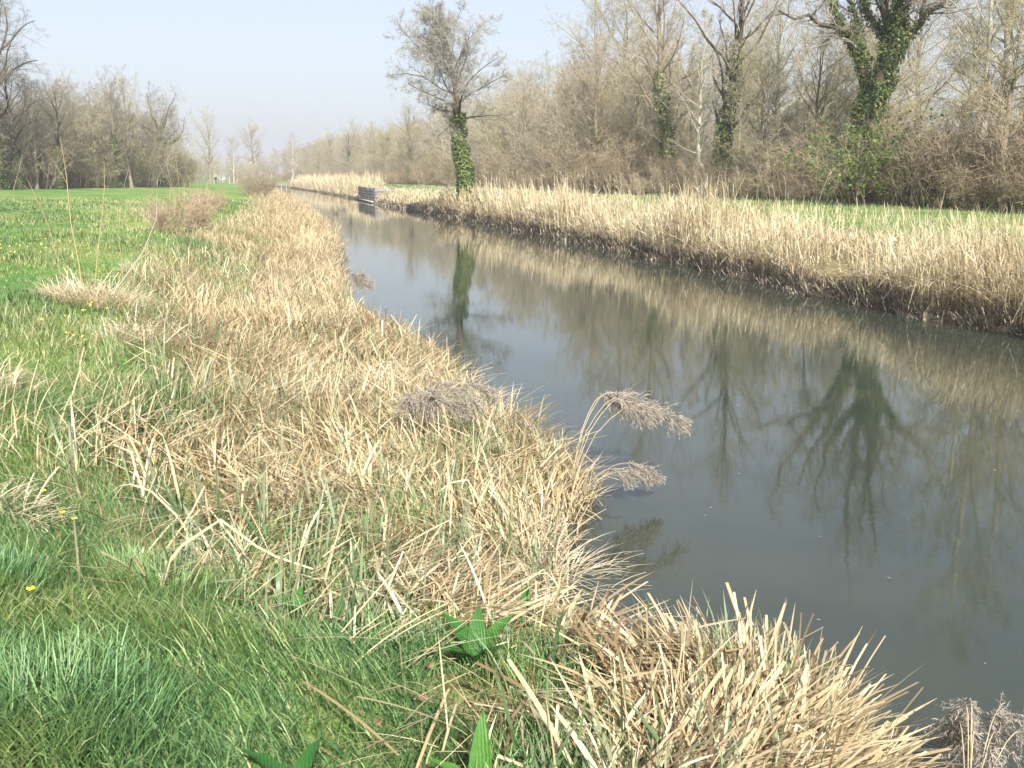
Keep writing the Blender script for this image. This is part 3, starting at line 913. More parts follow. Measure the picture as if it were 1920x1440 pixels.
def shrub_mesh(seed, stems, H, spread, mat_twig, fine=1.0, leaves=0, leaf_mat_=None, leaf_size=.06, arch=.0, tw=.010):
    rng = rs(seed)
    g = Geo()
    a = rng.random(stems) * 2 * PI
    rad = spread * .45 * np.sqrt(rng.random(stems))
    st = np.stack([rad * np.cos(a), rad * np.sin(a), np.full(stems, -.05)], -1)
    tilt = .08 + .5 * rng.random(stems) + arch * .3
    d = np.stack([np.cos(a) * np.sin(tilt), np.sin(a) * np.sin(tilt), np.cos(tilt)], -1)
    L = H * (.55 + .5 * rng.random(stems))
    P = sweep(rng, st, d, L, 7, .03, .12, arch)
    Rr = (.010 + .004 * H) * np.linspace(1, .25, 8)[None, :] * (.6 + .7 * rng.random(stems))[:, None]
    tubes(g, P, Rr, 4)
    c1, r1 = children(rng, P, Rr, 8, .12, .98, .7, .25, lambda t, L: L * .38 * (1.2 - .5 * t), .5, 4, .03, .16, arch * .6)
    tubes(g, c1, np.maximum(r1, .003), 3)
    c2, r2 = children(rng, c1, r1, int(6 * fine), .1, 1, .75, .3, lambda t, L: L * .5, .6, 3, .02, .18, arch * .5)
    ribbons(g, c2, np.full(len(c2), tw) * (.6 + .8 * rng.random(len(c2))), rng)
    c3, r3 = children(rng, c2, np.maximum(r2, .002), int(4 * fine), .2, 1, .75, .3, lambda t, L: np.clip(L * .6, .1, .4), .6, 2, 0, .15)
    ribbons(g, c3, np.full(len(c3), tw * .8) * (.6 + .8 * rng.random(len(c3))), rng)
    if leaves:
        src = np.concatenate([c2.reshape(-1, 3), c3.reshape(-1, 3)])
        leaf_quads(g, src[rng.integers(0, len(src), leaves)] + rng.normal(0, .05, (leaves, 3)), leaf_size, rng, np.array([0, 0, .6]), .8, 1)
    return g.mesh('branches', [mat_twig, leaf_mat_ or M['bud']])


def place_tree(name, meshes, x, y, label, cat='tree', group=None, rz=0.0, s=(1, 1, 1), z=None):
    o = empty(name, (x, y, float(gz(x, y)) if z is None else z), label, cat, group, rz)
    o.scale = s
    for nm, me in zip(('trunk', 'crown', 'ivy'), meshes):
        if me: link_mesh(nm, me, o)
    return o


def place_shrub(name, me, x, y, label, group=None, rz=0.0, s=1.0, sz=None, cat='bush'):
    o = link_mesh(name, me)
    o.location = (x, y, float(gz(x, y)))
    o.rotation_euler = (0, 0, rz)
    o.scale = (s, s, sz or s)
    return tag(o, label, cat, group)


B, T_ = M['bark'], M['twig']
# the lone tree on the far bank
lone = tree_meshes(101, 13.2, .33, 'ball', (M['bark_dark'], M['twig_grey']), (-1.55, .2), 1.35, 11000, .60, .016)
place_tree('ivy_clad_tree', lone, 12.75, 67.5, 'lone bare tree with an ivy covered leaning trunk at the reed bed edge', 'tree')

# trees of the wood, several habits shared by copies
K = {
    'fan_a': tree_meshes(201, 16, .20, 'fan', (M['bark_light'], T_)),
    'fan_b': tree_meshes(202, 17, .24, 'fan', (B, M['twig_olive']), buds=2500),
    'fan_ivy': tree_meshes(203, 17, .26, 'fan', (B, T_), (1.0, .3), .8, 5000, .62, ivy_limbs=False),
    'round_a': tree_meshes(204, 14, .22, 'round', (B, M['twig_olive']), buds=3500),
    'round_b': tree_meshes(205, 15, .24, 'round', (B, T_)),
    'spire_a': tree_meshes(206, 14, .13, 'spire', (M['bark_light'], T_)),
    'spire_b': tree_meshes(207, 13, .12, 'spire', (B, M['twig_olive'])),
    'birch': tree_meshes(208, 17, .20, 'birch', (M['bark_pale'], T_)),
    'droop': tree_meshes(209, 18, .34, 'droop', (M['bark_dark'], M['twig_dark']), ivy=5000, ivy_to=.55),
    'column': tree_meshes(211, 17, .30, 'fan', (M['bark_dark'], T_), (-.5, .2), .8, 6000, .72),
    'ivied': tree_meshes(210, 14, .26, 'oak', (M['bark_dark'], T_), ivy=5000, ivy_to=1.0, ivy_limbs=True),
}
oak = tree_meshes(301, 19, .46, 'limbs', (M['bark_dark'], T_), (.5, 0), 1.0, 11000, 1.0, .015, ivy_limbs=True)
place_tree('ivy_clad_oak', oak, 30.6, 50.5, 'broad spreading tree with ivy thick on trunk and main limbs', 'tree', rz=-.22)

special = [
    ('tall_tree', 'fan_b', 33.5, 106, 1.18, 'tall bare tree rising above the wood, first of the pair beside the sky gap'),
    ('tall_tree', 'round_b', 33.5, 98, 1.32, 'tall round headed bare tree, second of the pair above the wood'),
    ('leaning_tree', 'fan_ivy', 29.6, 75, 1.15, 'bare tree with yellow green ivy up its leaning lower trunk'),
    ('ivy_clad_tree', 'column', 29.4, 65.5, 1.15, 'tree with a dense dark ivy column hanging to its trunk'),
    ('slender_tree', 'birch', 28.6, 67.5, .72, 'slender pale barked young tree in front of the ivy column'),
    ('birch_tree', 'birch', 31.0, 39.8, 1.1, 'tall white barked birch near the right edge of the wood'),
    ('birch_tree', 'birch', 29.6, 39.6, .74, 'thin short white stemmed birch before the tall white one'),
    ('birch_tree', 'birch', 33, 41.6, 1.0, 'white barked birch leaning outward at the far right of the wood'),
    ('leaning_tree', 'fan_ivy', 31, 127, .85, 'leaning tree with a dark ivy sleeve behind the reed plumes'),
]
for i, (nm, k, x, y, s, lab) in enumerate(special):
    place_tree(nm, K[k], x, y, lab, rz=1.3 * i, s=(s, s, s))

rng = rs(77)


def wood_x(Y): return 28.5 + (float(xr(Y)) - 12.2) * 1.3


kinds_front = ['fan_a', 'spire_a', 'round_a', 'fan_b', 'round_b', 'fan_ivy', 'fan_a', 'fan_b', 'spire_b', 'round_a', 'column']
SEG = [(47, 'around the white birches', 'tree'), (61, 'behind the broad ivy tree', ''), (82, 'near the dense ivy column', ''), (116, 'below the tall pair', ''),
       (185, 'past the lone tree', ''), (265, 'beyond the stone wall', ''), (999, 'at the canal bend', '')]


def seg(Y):
    for y1, txt, _ in SEG:
        if Y < y1: return txt


KN = {'fan_a': ('bare_tree', 'grey bare tree with upswept limbs'), 'fan_b': ('bare_tree', 'olive bare tree with upswept limbs'),
      'spire_a': ('slender_tree', 'thin straight grey bare tree'), 'spire_b': ('slender_tree', 'thin straight olive bare tree'),
      'round_a': ('round_topped_tree', 'round topped budding olive tree'), 'round_b': ('round_topped_tree', 'round topped grey bare tree'), 'fan_ivy': ('ivy_clad_tree', 'bare tree in an ivy sleeve'), 'column': ('ivy_clad_tree', 'bare tree with a tall ivy column')}
for off, step_near, step_far, where in ((2.0, 3.4, 6.5, 'at the wood edge'), (6.5, 3.6, 7.5, 'inside the wood'), (12, 5.4, 8.5, 'inside the wood'), (18, 6.6, 10, 'deep in the wood')):
    Y = 27.0
    while Y < 420:
        st = step_near if Y < 130 else step_far
        x = wood_x(Y) + off + rng.normal(0, .9)
        k = kinds_front[int(rng.integers(0, len(kinds_front)))]
        s = rng.uniform(.70, .98) * (.84 if off < 4 else 1.0)
        if not ((off < 14 and abs(Y - 50) < 5) or (off < 8 and (abs(Y - 66.5) < 3.5 or abs(Y - 75) < 3.5 or abs(Y - 41) < 3))):
            nm, lab = KN[k]
            lab = f'{lab} {where} {seg(Y)}'
            place_tree(nm, K[k], x, Y, lab, 'tree', lab.replace(' tree ', ' trees ', 1) if ' tree ' in lab else lab, rng.random() * 6.28,
                       (s * rng.uniform(.95, 1.2), s * rng.uniform(.95, 1.2), s))
        Y += st * rng.uniform(.7, 1.3)

SH = {
    'thicket': shrub_mesh(401, 16, 4.2, 2.6, M['twig_brown'], 1.2, tw=.016),
    'hazel': shrub_mesh(402, 22, 7.5, 3.0, M['twig_olive'], 1.1, 900, M['bud'], .06, tw=.016),
    'bramble': shrub_mesh(403, 34, 2.6, 3.6, M['twig_brown'], 1.0, 3600, M['bramble'], .06, .16, tw=.014),
    'grey': shrub_mesh(404, 20, 5.5, 3.2, M['twig'], 1.2, tw=.016),
    'green': shrub_mesh(405, 26, 2.6, 2.6, M['twig_brown'], 1.0, 4200, M['fresh'], .09, .1),
    'dark': shrub_mesh(406, 26, 3.2, 3.0, M['twig_brown'], 1.0, 4600, M['ivy'], .065, .1),
}
SLAB = {
    'thicket': ('thicket_bush', 'brown leafless thicket', 'brown leafless thickets'),
    'hazel': ('hazel_bush', 'tall many stemmed olive brown bush', 'tall many stemmed bushes'),
    'bramble': ('bramble_bush', 'low arching bramble mound', 'bramble mounds'),
    'grey': ('bare_bush', 'grey bare many stemmed bush', 'grey bare bushes'),
    'dark': ('ivy_bush', 'dark evergreen leafy bush', 'dark leafy bushes'),
}
for off, step, kinds in ((.2, 2.0, ['bramble', 'thicket', 'bramble', 'thicket', 'bramble']), (2.4, 2.4, ['thicket', 'hazel', 'grey', 'hazel', 'dark', 'thicket']), (6, 3.4, ['hazel', 'grey', 'hazel', 'thicket']), (12, 4.2, ['hazel', 'grey'])):
    Y = 24.0
    while Y < 400:
        k = kinds[int(rng.integers(0, len(kinds)))]
        s = rng.uniform(.75, 1.2) * (1.1 if k == 'dark' else 1)
        if off < 9 and (abs(Y - 49.5) < 6 or abs(Y - 65) < 4 or abs(Y - 74) < 4): s *= .6
        nm, lab, grp = SLAB[k]
        place_shrub(nm, SH[k], wood_x(Y) + off + rng.normal(0, .6), Y, f'{lab} {seg(Y)}', f'{grp} {seg(Y)}', rng.random() * 6.28, s)
        Y += step * rng.uniform(.7, 1.3) * (1 if Y < 120 else (2.2 if Y < 220 else 3.5))
place_shrub('green_bush', SH['green'], 27.4, 44.5, 'fresh green leafy bush at the foot of the broad ivy clad tree', None, .3, 1.5)

# left clump
left = [
    ('tall_tree', 'droop', -27.0, 118, 1.5, 'tallest tree of the clump across the meadow, with drooping outer boughs and ivy'),
    ('bare_tree', 'fan_a', -24.5, 124, .8, 'bare tree close behind the tallest one of the meadow clump'),
    ('bare_tree', 'round_b', -23.0, 130, .86, 'bare round topped tree in the meadow clump beside the tallest one'),
    ('bare_tree', 'fan_b', -17.2, 145, .87, 'upright feathery bare tree in the middle of the meadow clump'),
    ('ivy_clad_tree', 'ivied', -14.6, 158, 1.0, 'ivy clad tree with bare forked top at the open end of the meadow clump'),
    ('bare_tree', 'round_a', -20.5, 138, .78, 'low olive twigged tree between two taller ones of the meadow clump'),
    ('bare_tree', 'spire_a', -13.0, 166, .85, 'thin bare tree at the outermost end of the meadow clump'),
    ('ivy_clad_tree', 'fan_ivy', -29.3, 112, 1.3, 'tree with ivy to mid height just behind the bright green ivy column'),
    ('bare_tree', 'droop', -31.5, 116, 1.45, 'dark untidy tree behind the ivy trunk at the edge of the meadow clump'),
    ('bare_tree', 'droop', -25.6, 121, .84, 'dark drooping tree just beside the tallest one of the meadow clump'),
    ('bare_tree', 'round_b', -22.0, 137, .8, 'grey round topped tree at the back of the meadow clump'),
    ('bare_tree', 'fan_a', -20.0, 146, .86, 'grey upswept tree behind the low olive twigged one of the meadow clump'),
    ('bare_tree', 'round_a', -18.0, 152, .75, 'olive budding tree behind the feathery one of the meadow clump'),
    ('bare_tree', 'fan_b', -15.6, 163, .85, 'olive upswept tree behind the forked ivy clad one of the meadow clump'),
    ('bare_tree', 'round_b', -16.4, 154, .72, 'small grey tree between the feathery and the forked ivy clad ones'),
    ('ivy_clad_tree', 'column', -28.0, 109, 1.4, 'tree with a bright green ivy column at the picture edge of the meadow clump'),
    ('bare_tree', 'droop', -22.6, 126, .7, 'dark low drooping tree in front of the grey round topped one of the meadow clump'),
    ('ivy_clad_tree', 'fan_ivy', -19.0, 142, .85, 'ivy clad tree beside the feathery one of the meadow clump'),
    ('bare_tree', 'fan_a', -29.5, 122, 1.12, 'tall grey tree behind the tallest one of the meadow clump'),
]
for i, (nm, k, x, y, s, lab) in enumerate(left):
    o = place_tree(nm, K[k], x, y, lab, rz=2.1 * i + .4, s=(s, s, s))
    for ch in o.children:
        if ch.name.startswith('crown') and i not in (3, 5):
            ch.material_slots[0].link = 'OBJECT'; ch.material_slots[0].material = M['twig_dark']
for row_, (o1, kinds) in enumerate(((0, ['dark', 'grey', 'dark', 'dark', 'thicket']), (3, ['dark', 'hazel', 'grey', 'dark', 'hazel']), (7, ['hazel', 'dark', 'grey', 'hazel']))):
    for i in range(17):
        f = i / 16
        x = -31 + 18.0 * f + rng.normal(0, .5) - o1 * .5
        y = 108 + 58 * f + rng.normal(0, 1.0) + o1
        k = kinds[int(rng.integers(0, len(kinds)))]
        nm, lab, grp = SLAB[k]
        place_shrub(nm, SH[k], x, y, f"{lab} {['in front of', 'inside', 'behind'][row_]} the {['tallest', 'middle', 'open'][min(i // 6, 2)]} part of the meadow clump".replace('tallest part', 'tall part'), f"{grp} {['in front of', 'inside', 'behind'][row_]} the {['tall', 'middle', 'open'][min(i // 6, 2)]} part of the meadow clump", rng.random() * 6.28, rng.uniform(1.1, 1.5), rng.uniform(1.2, 1.9) * (1.15 if k in ('thicket', 'dark') else 1))
place_shrub('ivy_bush', SH['dark'], -12.6, 163, 'rounded dark green bush closing the open end of the meadow clump', None, 1.0, 1.5)

# far trees where the canal bends
far = [
    ('tall_tree', 'fan_b', -13.5, 270, 1.05, 'tall narrow pale tree far off beyond the two walkers'),
    ('bare_tree', 'fan_a', -8.3, 280, .80, 'far bare tree with a curved low limb beside the narrow pale one'),
    ('round_topped_tree', 'round_b', -2.8, 268, 1.05, 'far round crowned tree on the bank where the canal bends'),
    ('birch_tree', 'birch', 6.6, 285, .78, 'far white stemmed birch at the bend of the canal'),
]
for i, (nm, k, x, y, s, lab) in enumerate(far):
    place_tree(nm, K[k], x, y, lab, rz=1.7 * i, s=(s, s, s))
for i in range(34):
    f = (i + rng.random() * .7) / 34
    x = -75 + 78 * f; y = 345 + 40 * rng.random() + 10 * f
    k = ['hazel', 'grey', 'hazel'][i % 3]
    place_shrub('bare_bush' if k == 'grey' else 'hazel_bush', SH[k], x, y, 'hazy bare bush in the low far wood beyond the bend', 'bushes of the low far wood beyond the bend', rng.random() * 6.28, rng.uniform(1.1, 1.6))
for i in range(16):
    x = -70 + 74 * (i + rng.random()) / 16; y = 365 + 30 * rng.random()
    k = ['spire_a', 'round_a', 'fan_a'][i % 3]; s = rng.uniform(.5, .75)
    place_tree('bare_tree', K[k], x, y, 'hazy bare tree in the low far wood beyond the bend', 'tree', 'trees of the low far wood beyond the bend', rng.random() * 6.28, (s, s, s))

# ------------------------------------------------------------------ bushes, saplings and straw heaps on the left bank
bank_bush = shrub_mesh(501, 38, 1.15, 1.5, M['twig_brown'], 1.3, 500, M['bramble'], .04, .10, tw=.007)
place_shrub('brown_bush', bank_bush, -2.6, 33.2, 'low brown twiggy bush between the meadow and the dry sedge', None, .2, 1.0, 1.05)
place_shrub('brown_bush', bank_bush, -2.8, 51, 'smaller brown bush further along the edge of the meadow', None, 2.2, .95, .9)
place_shrub('red_brown_bush', shrub_mesh(502, 40, 2.4, 1.8, M['twig_brown'], 1.0, 300, M['bud'], .06, tw=.012), -1.0, 96, 'reddish brown bush on the near bank where the water narrows', None, .9, 1.0)

bent = 0


def straw_heap(x, y, r, n, ln, label, seed, flat=.75, cat='straw tuft', nm='straw_tuft', dark=0.0):
    rng = rs(seed)
    g = Geo()
    a = rng.random(n) * 2 * PI; q = r * np.sqrt(rng.random(n))
    X, Y = q * np.cos(a), q * np.sin(a)
    z0 = float(gz(x, y))
    zz = gz(x + X, y + Y) - z0
    lift = .30 * r * np.clip(1 - (q / r) ** 2, 0, 1) * rng.random(n)
    P = np.stack([X, Y, zz + lift], -1)
    az = a + rng.normal(0, 1.0, n)
    lay = rng.random(n) < flat
    blades(g, P, ln * (.5 + .7 * rng.random(n)), .004 + .006 * rng.random(n) + .00015 * y, az, np.where(lay, .8 + .5 * rng.random(n), .1 + .6 * rng.random(n)),
           np.where(lay, 1.5 + .35 * rng.random(n), 1.0 + .9 * rng.random(n)), 5, np.clip(.45 + .55 * rng.random(n) - dark, 0, 1), None, None, rng.random(n) < .4, rng.normal(0, .6, n))
    o = g.build(nm, M['sedge'])
    o.location = (x, y, z0)
    return tag(o, label, cat)


straw_heap(-2.35, 15.4, .7, 1700, .42, 'pale straw tussock with twigs at the foot of the saplings', 511)
straw_heap(-2.3, 8.7, .4, 600, .3, 'flattened straw tussock at the meadow edge near the picture border', 512)
straw_heap(-1.5, 5.75, .3, 330, .22, 'mat of dead straw lying in the near grass', 513, .97)
straw_heap(-1.5, 12.2, .4, 500, .35, 'small thin straw tussock in green grass below the sapling tussock', 514)
straw_heap(-2.5, 21.5, .35, 380, .35, 'little straw tuft between the sapling tussock and the brown bush', 515)
straw_heap(1.75, 6.35, .36, 700, .5, 'flattened fan of straw at the water edge near the dock plants', 516, .9)
straw_heap(-.25, 5.55, .16, 160, .36, 'small clump of snapped straw in the grass beside the dark grass tuft', 517, .4)

# dark lush tuft in the near grass
def grass_tuft(x, y, r, n, ln, label, seed):
    rng = rs(seed); g = Geo()
    a = rng.random(n) * 2 * PI; q = r * np.sqrt(rng.random(n))
    z0 = float(gz(x, y)); X, Y = q * np.cos(a), q * np.sin(a)
    P = np.stack([X, Y, gz(x + X, y + Y) - z0 - .01], -1)
    blades(g, P, ln * (.6 + .6 * rng.random(n)), .003 + .003 * rng.random(n), a + rng.normal(0, .8, n), .1 + .35 * rng.random(n), .5 + .8 * rng.random(n), 4, .05 + .72 * rng.random(n), tw=rng.normal(0, .4, n))
    o = g.build('grass_tuft', M['grass']); o.location = (x, y, z0)
    tag(o, label, 'grass tuft')


grass_tuft(-.55, 5.0, .30, 1500, .24, 'thick dark green grass tuft beside the snapped straw', 521)
grass_tuft(-.75, 3.35, .34, 1500, .22, 'lush dark grass tuft at the near bottom corner', 522)
grass_tuft(-1.35, 4.6, .32, 1300, .2, 'dark grass tuft at the picture edge above the corner tuft', 523)


def stems_obj(g, pts, r0, sides=5, tip=.3):
    P = np.array(pts, float)[None]
    tubes(g, P, (r0 * np.linspace(1, tip, P.shape[1]))[None], sides)


def sapling(x, y, keys, r0, label, twigs, seed, mat=None, group=None):
    rng = rs(seed)
    o = empty('sapling', (x, y, float(gz(x, y))), label, 'sapling', group)
    g = Geo()
    P = smooth_path(keys)
    stems_obj(g, P, r0)
    g.build('stem', mat or M['shoot'], o)
    if twigs:
        g = Geo()
        C, CR = children(rng, P[None], (r0 * np.linspace(1, .3, len(P)))[None], twigs, .25, .95, .45, .15, lambda t, L: L * .28 * (1.1 - .6 * t), .55, 5, .05, .06)
        tubes(g, C, CR, 4)
        g.build('side_shoots', mat or M['shoot'], o)
    return o


sapling(-2.60, 15.6, [(0, 0, -.05), (-.02, 0, .5), (-.09, .03, 1.1), (-.10, .05, 1.75), (-.13, 0, 2.25)], .012, 'tallest straight yellowish sapling rising from the straw tussock', 3, 531)
sapling(-2.50, 15.75, [(0, 0, -.05), (.1, 0, .6), (.2, 0, 1.15), (.27, 0, 1.6), (.29, .0, 1.95)], .009, 'second sapling curving upward beside the tallest sapling', 0, 532)
sapling(-2.80, 15.4, [(0, 0, -.05), (-.05, 0, .5), (-.15, 0, 1.1), (-.35, 0, 1.65)], .010, 'thin reddish sapling leaning away from the tallest sapling', 2, 533, M['twig_brown'])
sapling(-2.30, 15.5, [(-.05, 0, -.02), (.25, 0, .35), (.55, .05, .75), (.75, .1, 1.2), (.8, .1, 1.75)], .016, 'stout pale branch leaning out of the straw tussock over the meadow', 2, 534, M['bark_light'])
sapling(-2.15, 16.2, [(0, 0, -.05), (.02, 0, .5), (.0, 0, .95), (.06, 0, 1.35)], .007, 'short thin shoot between the saplings and the brown bush', 0, 535)
for i in range(9):
    f = i / 8
    rr_ = rs(540 + i)
    hh_ = 1.6 + 1.1 * rr_.random()
    sapling(-3.3 + 1.3 * f + rr_.normal(0, .05), 38.0 + rr_.normal(0, .5), [(0, 0, -.05), (.03, 0, hh_ * .4), (rr_.normal(0, .1), 0, hh_ * .75), (rr_.normal(0, .2), 0, hh_)], .011,
            'upright yellowish willow shoot standing behind the brown bush', 0, 550 + i, None, 'willow shoots behind the brown bush')


# ------------------------------------------------------------------ reed plumes
def plume(name, x, y, z, heads, label, seed, scale=1.0, z_abs=True):
    """heads: list of stem key paths relative to the origin; each ends in a drooping feathery head."""
    rng = rs(seed)
    o = empty(name, (x, y, z), label, 'reed plume')
    gs, gp = Geo(), Geo()
    for keys in heads:
        P = smooth_path(keys, 10)
        stems_obj(gs, P, .0034 * scale, 4, .5)
        tail = P[5:][None]
        C, CR = children(rng, tail, np.full((1, 5), .002), 60, .0, 1.0, .55, .25, lambda t, L: scale * np.interp(t, [0, .4, 1], [.12, .22, .12]) + 0 * L, .8, 4, -.05, .12, .12)
        ribbons(gp, C, np.full(len(C), .0035 * scale), rng)
        C2, _ = children(rng, C, np.full((len(C), 5), .002), 14, .15, 1, .6, .3, lambda t, L: np.full(t.shape, .032 * scale), .8, 2, -.05, .2, .1)
        ribbons(gp, C2, np.full(len(C2), .0055 * scale) * (.6 + .8 * rng.random(len(C2))), rng)
    gs.build('stems', M['reed'], o)
    gp.build('plume', M['plume'], o)
    return o


def arc(dx, dy, z0, top, end, wob=0.0):
    return [(0, 0, z0), (dx * .25, dy * .25, z0 + (top - z0) * .7), (dx * .55, dy * .55, top), (dx * .8, dy * .8, (top * 1.5 + end) / 2.5), (dx, dy, end)]


r_ = rs(600)
plume('reed_plume', 2.35, 8.05, .1, [arc(.55 + .5 * r_.random(), .02 + .5 * r_.random(), 0, .66 + .12 * r_.random(), .44 + .16 * r_.random()) for _ in range(5)],
      'grey feathery reed plume drooping out over the water', 601, 1.05)
plume('reed_plume', 2.35, 7.75, .08, [arc(.4 + .3 * r_.random(), .1 * r_.random(), 0, .22 + .1 * r_.random(), .10 + .08 * r_.random()) for _ in range(4)],
      'small dark reed plume close to the water under the large one', 602, .7)
plume('reed_plume', 1.15, 8.45, .35, [arc(-.1 + .75 * r_.random(), -.25 + .5 * r_.random(), 0, .46 + .16 * r_.random(), .34 + .18 * r_.random()) for _ in range(10)],
      'fluffy pinkish grey reed plume lying in the dry sedge', 603, .95)
plume('reed_plume', 2.55, 3.15, .0, [arc(.15 + .45 * r_.random(), .05 + .4 * r_.random(), 0, .40 + .2 * r_.random(), .22 + .2 * r_.random()) for _ in range(9)],
      'grey fluffy reed plume at the near water corner', 604, .75)
plume('reed_plume', 1.35, 20.3, .15, [arc(.05 + .5 * r_.random(), -.5 + .9 * r_.random(), 0, .5 + .25 * r_.random(), .42 + .25 * r_.random()) for _ in range(9)],
      'thin grey reed plume on the water edge beyond the sedge', 605, .9)
plume('reed_plume', 3.0, 49, .1, [arc(-.3 + .8 * r_.random(), -.5 + .8 * r_.random(), 0, 1.0 + .3 * r_.random(), .9 + .3 * r_.random()) for _ in range(9)],
      'greyish reed plume at the far tip of the sedge bank', 606, 1.3)

# plume heads above the far reed bed: one mesh, three sizes of copies
rng = rs(610)
head_meshes = []
for v in range(3):
    g = Geo(); r1 = rs(620 + v)
    Hh = 2.25 + .15 * v
    P = smooth_path([(0, 0, 0), (.03, 0, Hh * .5), (.09, 0, Hh * .85), (.13, .0, Hh * .96), (.19, 0, Hh + .08)], 10)
    stems_obj(g, P, .008, 3, .5)
    C, _ = children(r1, P[6:][None], np.full((1, 4), .003), 18, .0, 1, .3, .2, lambda t, L: .13 + 0 * L, .8, 3, -.04, .15, .1)
    gq_ = Geo()
    ribbons(g, C, np.full(len(C), .022), r1, 1)
    head_meshes.append(g.mesh('plumed_reed', [M['reed'], M['plume']]))
n = 190
for i in range(n):
    Y = 26 * (64 / 26) ** (rng.random() ** .6)
    Y += 1.5 * math.sin(Y * 1.3); x = float(xr(Y)) + .6 + 2.2 * rng.random()
    o = link_mesh('plumed_reed', head_meshes[i % 3])
    s = .5 + .42 * rng.random() ** 1.4
    o.location = (x, Y, float(gz(x, Y)) - .02); o.rotation_euler = (rng.normal(0, .10), rng.normal(0, .12), rng.normal(2.6, 1.2)); o.scale = (s, s, s)
    tag(o, 'tall dry reed with a feathery head above the far reed bed', 'reed', 'plumed reeds over the far reed bed')


# ------------------------------------------------------------------ docks, flowers, dead leaves, long straws
def leaf_blade(L, W, bend, wave=.02, nseg=9):
    f = np.linspace(0, 1, nseg)
    w = W * np.interp(f, [0, .05, .25, .5, .8, 1], [.12, .55, 1, .92, .5, .02]) * .5
    a = bend[0] + (bend[1] - bend[0]) * f
    st = L / (nseg - 1)
    x = np.concatenate([[0], np.cumsum(np.sin(a[:-1]) * st)]); z = np.concatenate([[0], np.cumsum(np.cos(a[:-1]) * st)])
    nx_, nz_ = -np.cos(a), np.sin(a)
    V = []
    for s_, lift in ((-1, .22), (-.5, .05), (0, 0), (.5, .05), (1, .22)):
        wv_ = wave * np.sin(f * 16 + s_ * 2) * abs(s_) * L
        V.append(np.stack([x + nx_ * (lift * w + wv_), s_ * w, z + nz_ * (lift * w + wv_)], -1))
    V = np.stack(V, 1)
    i = np.arange(nseg * 5).reshape(nseg, 5)
    q = np.stack([i[:-1, :-1], i[:-1, 1:], i[1:, 1:], i[1:, :-1]], -1).reshape(-1, 4)
    return V.reshape(-1, 3), q


def dock(x, y, leaves, label, seed):
    rng = rs(seed)
    leaves = [(a_, L_ * 1.15, W_ * 1.1, b0_, b1_) for a_, L_, W_, b0_, b1_ in leaves]
    o = empty('dock_plant', (x, y, float(gz(x, y)) + .10), label, 'plant')
    for (az, L, W, b0, b1) in leaves:
        V, q = leaf_blade(L, W, (b0, b1))
        c_, s_ = math.cos(az), math.sin(az)
        V = np.stack([V[:, 0] * c_ - V[:, 1] * s_, V[:, 0] * s_ + V[:, 1] * c_, V[:, 2]], -1)
        g = Geo(); g.add(V, q, rnd=rng.random())
        g.build('leaf', M['dock'], o)
    return o


dock(.62, 3.18, [(1.2, .27, .075, .1, .5), (2.6, .2, .07, .7, 1.4), (.2, .2, .065, .9, 1.5)], 'dock plant with one tall glossy upright leaf at the bottom of the picture', 701)
dock(.0, 3.10, [(2.7, .19, .06, .7, 1.4), (1.0, .17, .055, .8, 1.5), (4.9, .15, .055, .5, 1.3)], 'bright dock plant spreading three leaves in the near grass', 702)
dock(.80, 4.15, [(2.2, .24, .09, .5, 1.4), (.5, .24, .085, .6, 1.4), (5.3, .18, .075, .6, 1.4), (1.3, .22, .08, .3, 1.0), (3.4, .18, .07, .7, 1.6)], 'broad leaved dark dock plant among straw and dead leaves', 703)
dock(1.15, 4.72, [(1.2, .25, .075, .2, .8), (.4, .2, .075, .7, 1.4), (2.6, .19, .07, .8, 1.5), (5.0, .14, .06, .8, 1.5)], 'dock plant with pointed glossy leaves close to the straw fan', 704)
dock(.98, 5.0, [(3.0, .18, .07, .5, 1.3), (1.5, .16, .065, .6, 1.2), (.2, .15, .06, .7, 1.4)], 'small dock plant behind the pointed leaved one', 705)
dock(1.70, 4.42, [(1.4, .18, .05, .1, .4), (.4, .18, .05, .4, .9)], 'narrow dock plant standing at the notch of the water edge', 706)
dock(.05, 4.85, [(1.3, .12, .05, .4, 1.0), (4.2, .11, .05, .8, 1.4), (2.6, .11, .045, .7, 1.4)], 'little grey green dock plant in short grass by the straw edge', 707)


def flower(x, y, label, h=.12, s=1.0, seed=0, group=None):
    rng = rs(seed)
    o = empty('buttercup', (x, y, float(gz(x, y))), label, 'flower', group)
    g = Geo(); stems_obj(g, [(0, 0, 0), (.01, 0, h * .5), (.0, .01, h)], .0018, 4, .8); g.build('stem', M['dock'], o)
    g = Geo()
    for k in range(5):
        a = k * 2 * PI / 5 + rng.random() * .2
        c_, s_ = math.cos(a), math.sin(a)
        V = np.array([(0, 0, 0), (.008, -.007, .004), (.016, -.005, .009), (.018, 0, .011), (.016, .005, .009), (.008, .007, .004)]) * s
        V = np.stack([V[:, 0] * c_ - V[:, 1] * s_, V[:, 0] * s_ + V[:, 1] * c_, V[:, 2] + h], -1)
        g.add(V, [(0, 1, 2, 3), (0, 3, 4, 5)])
    g.build('petals', M['petal'], o)


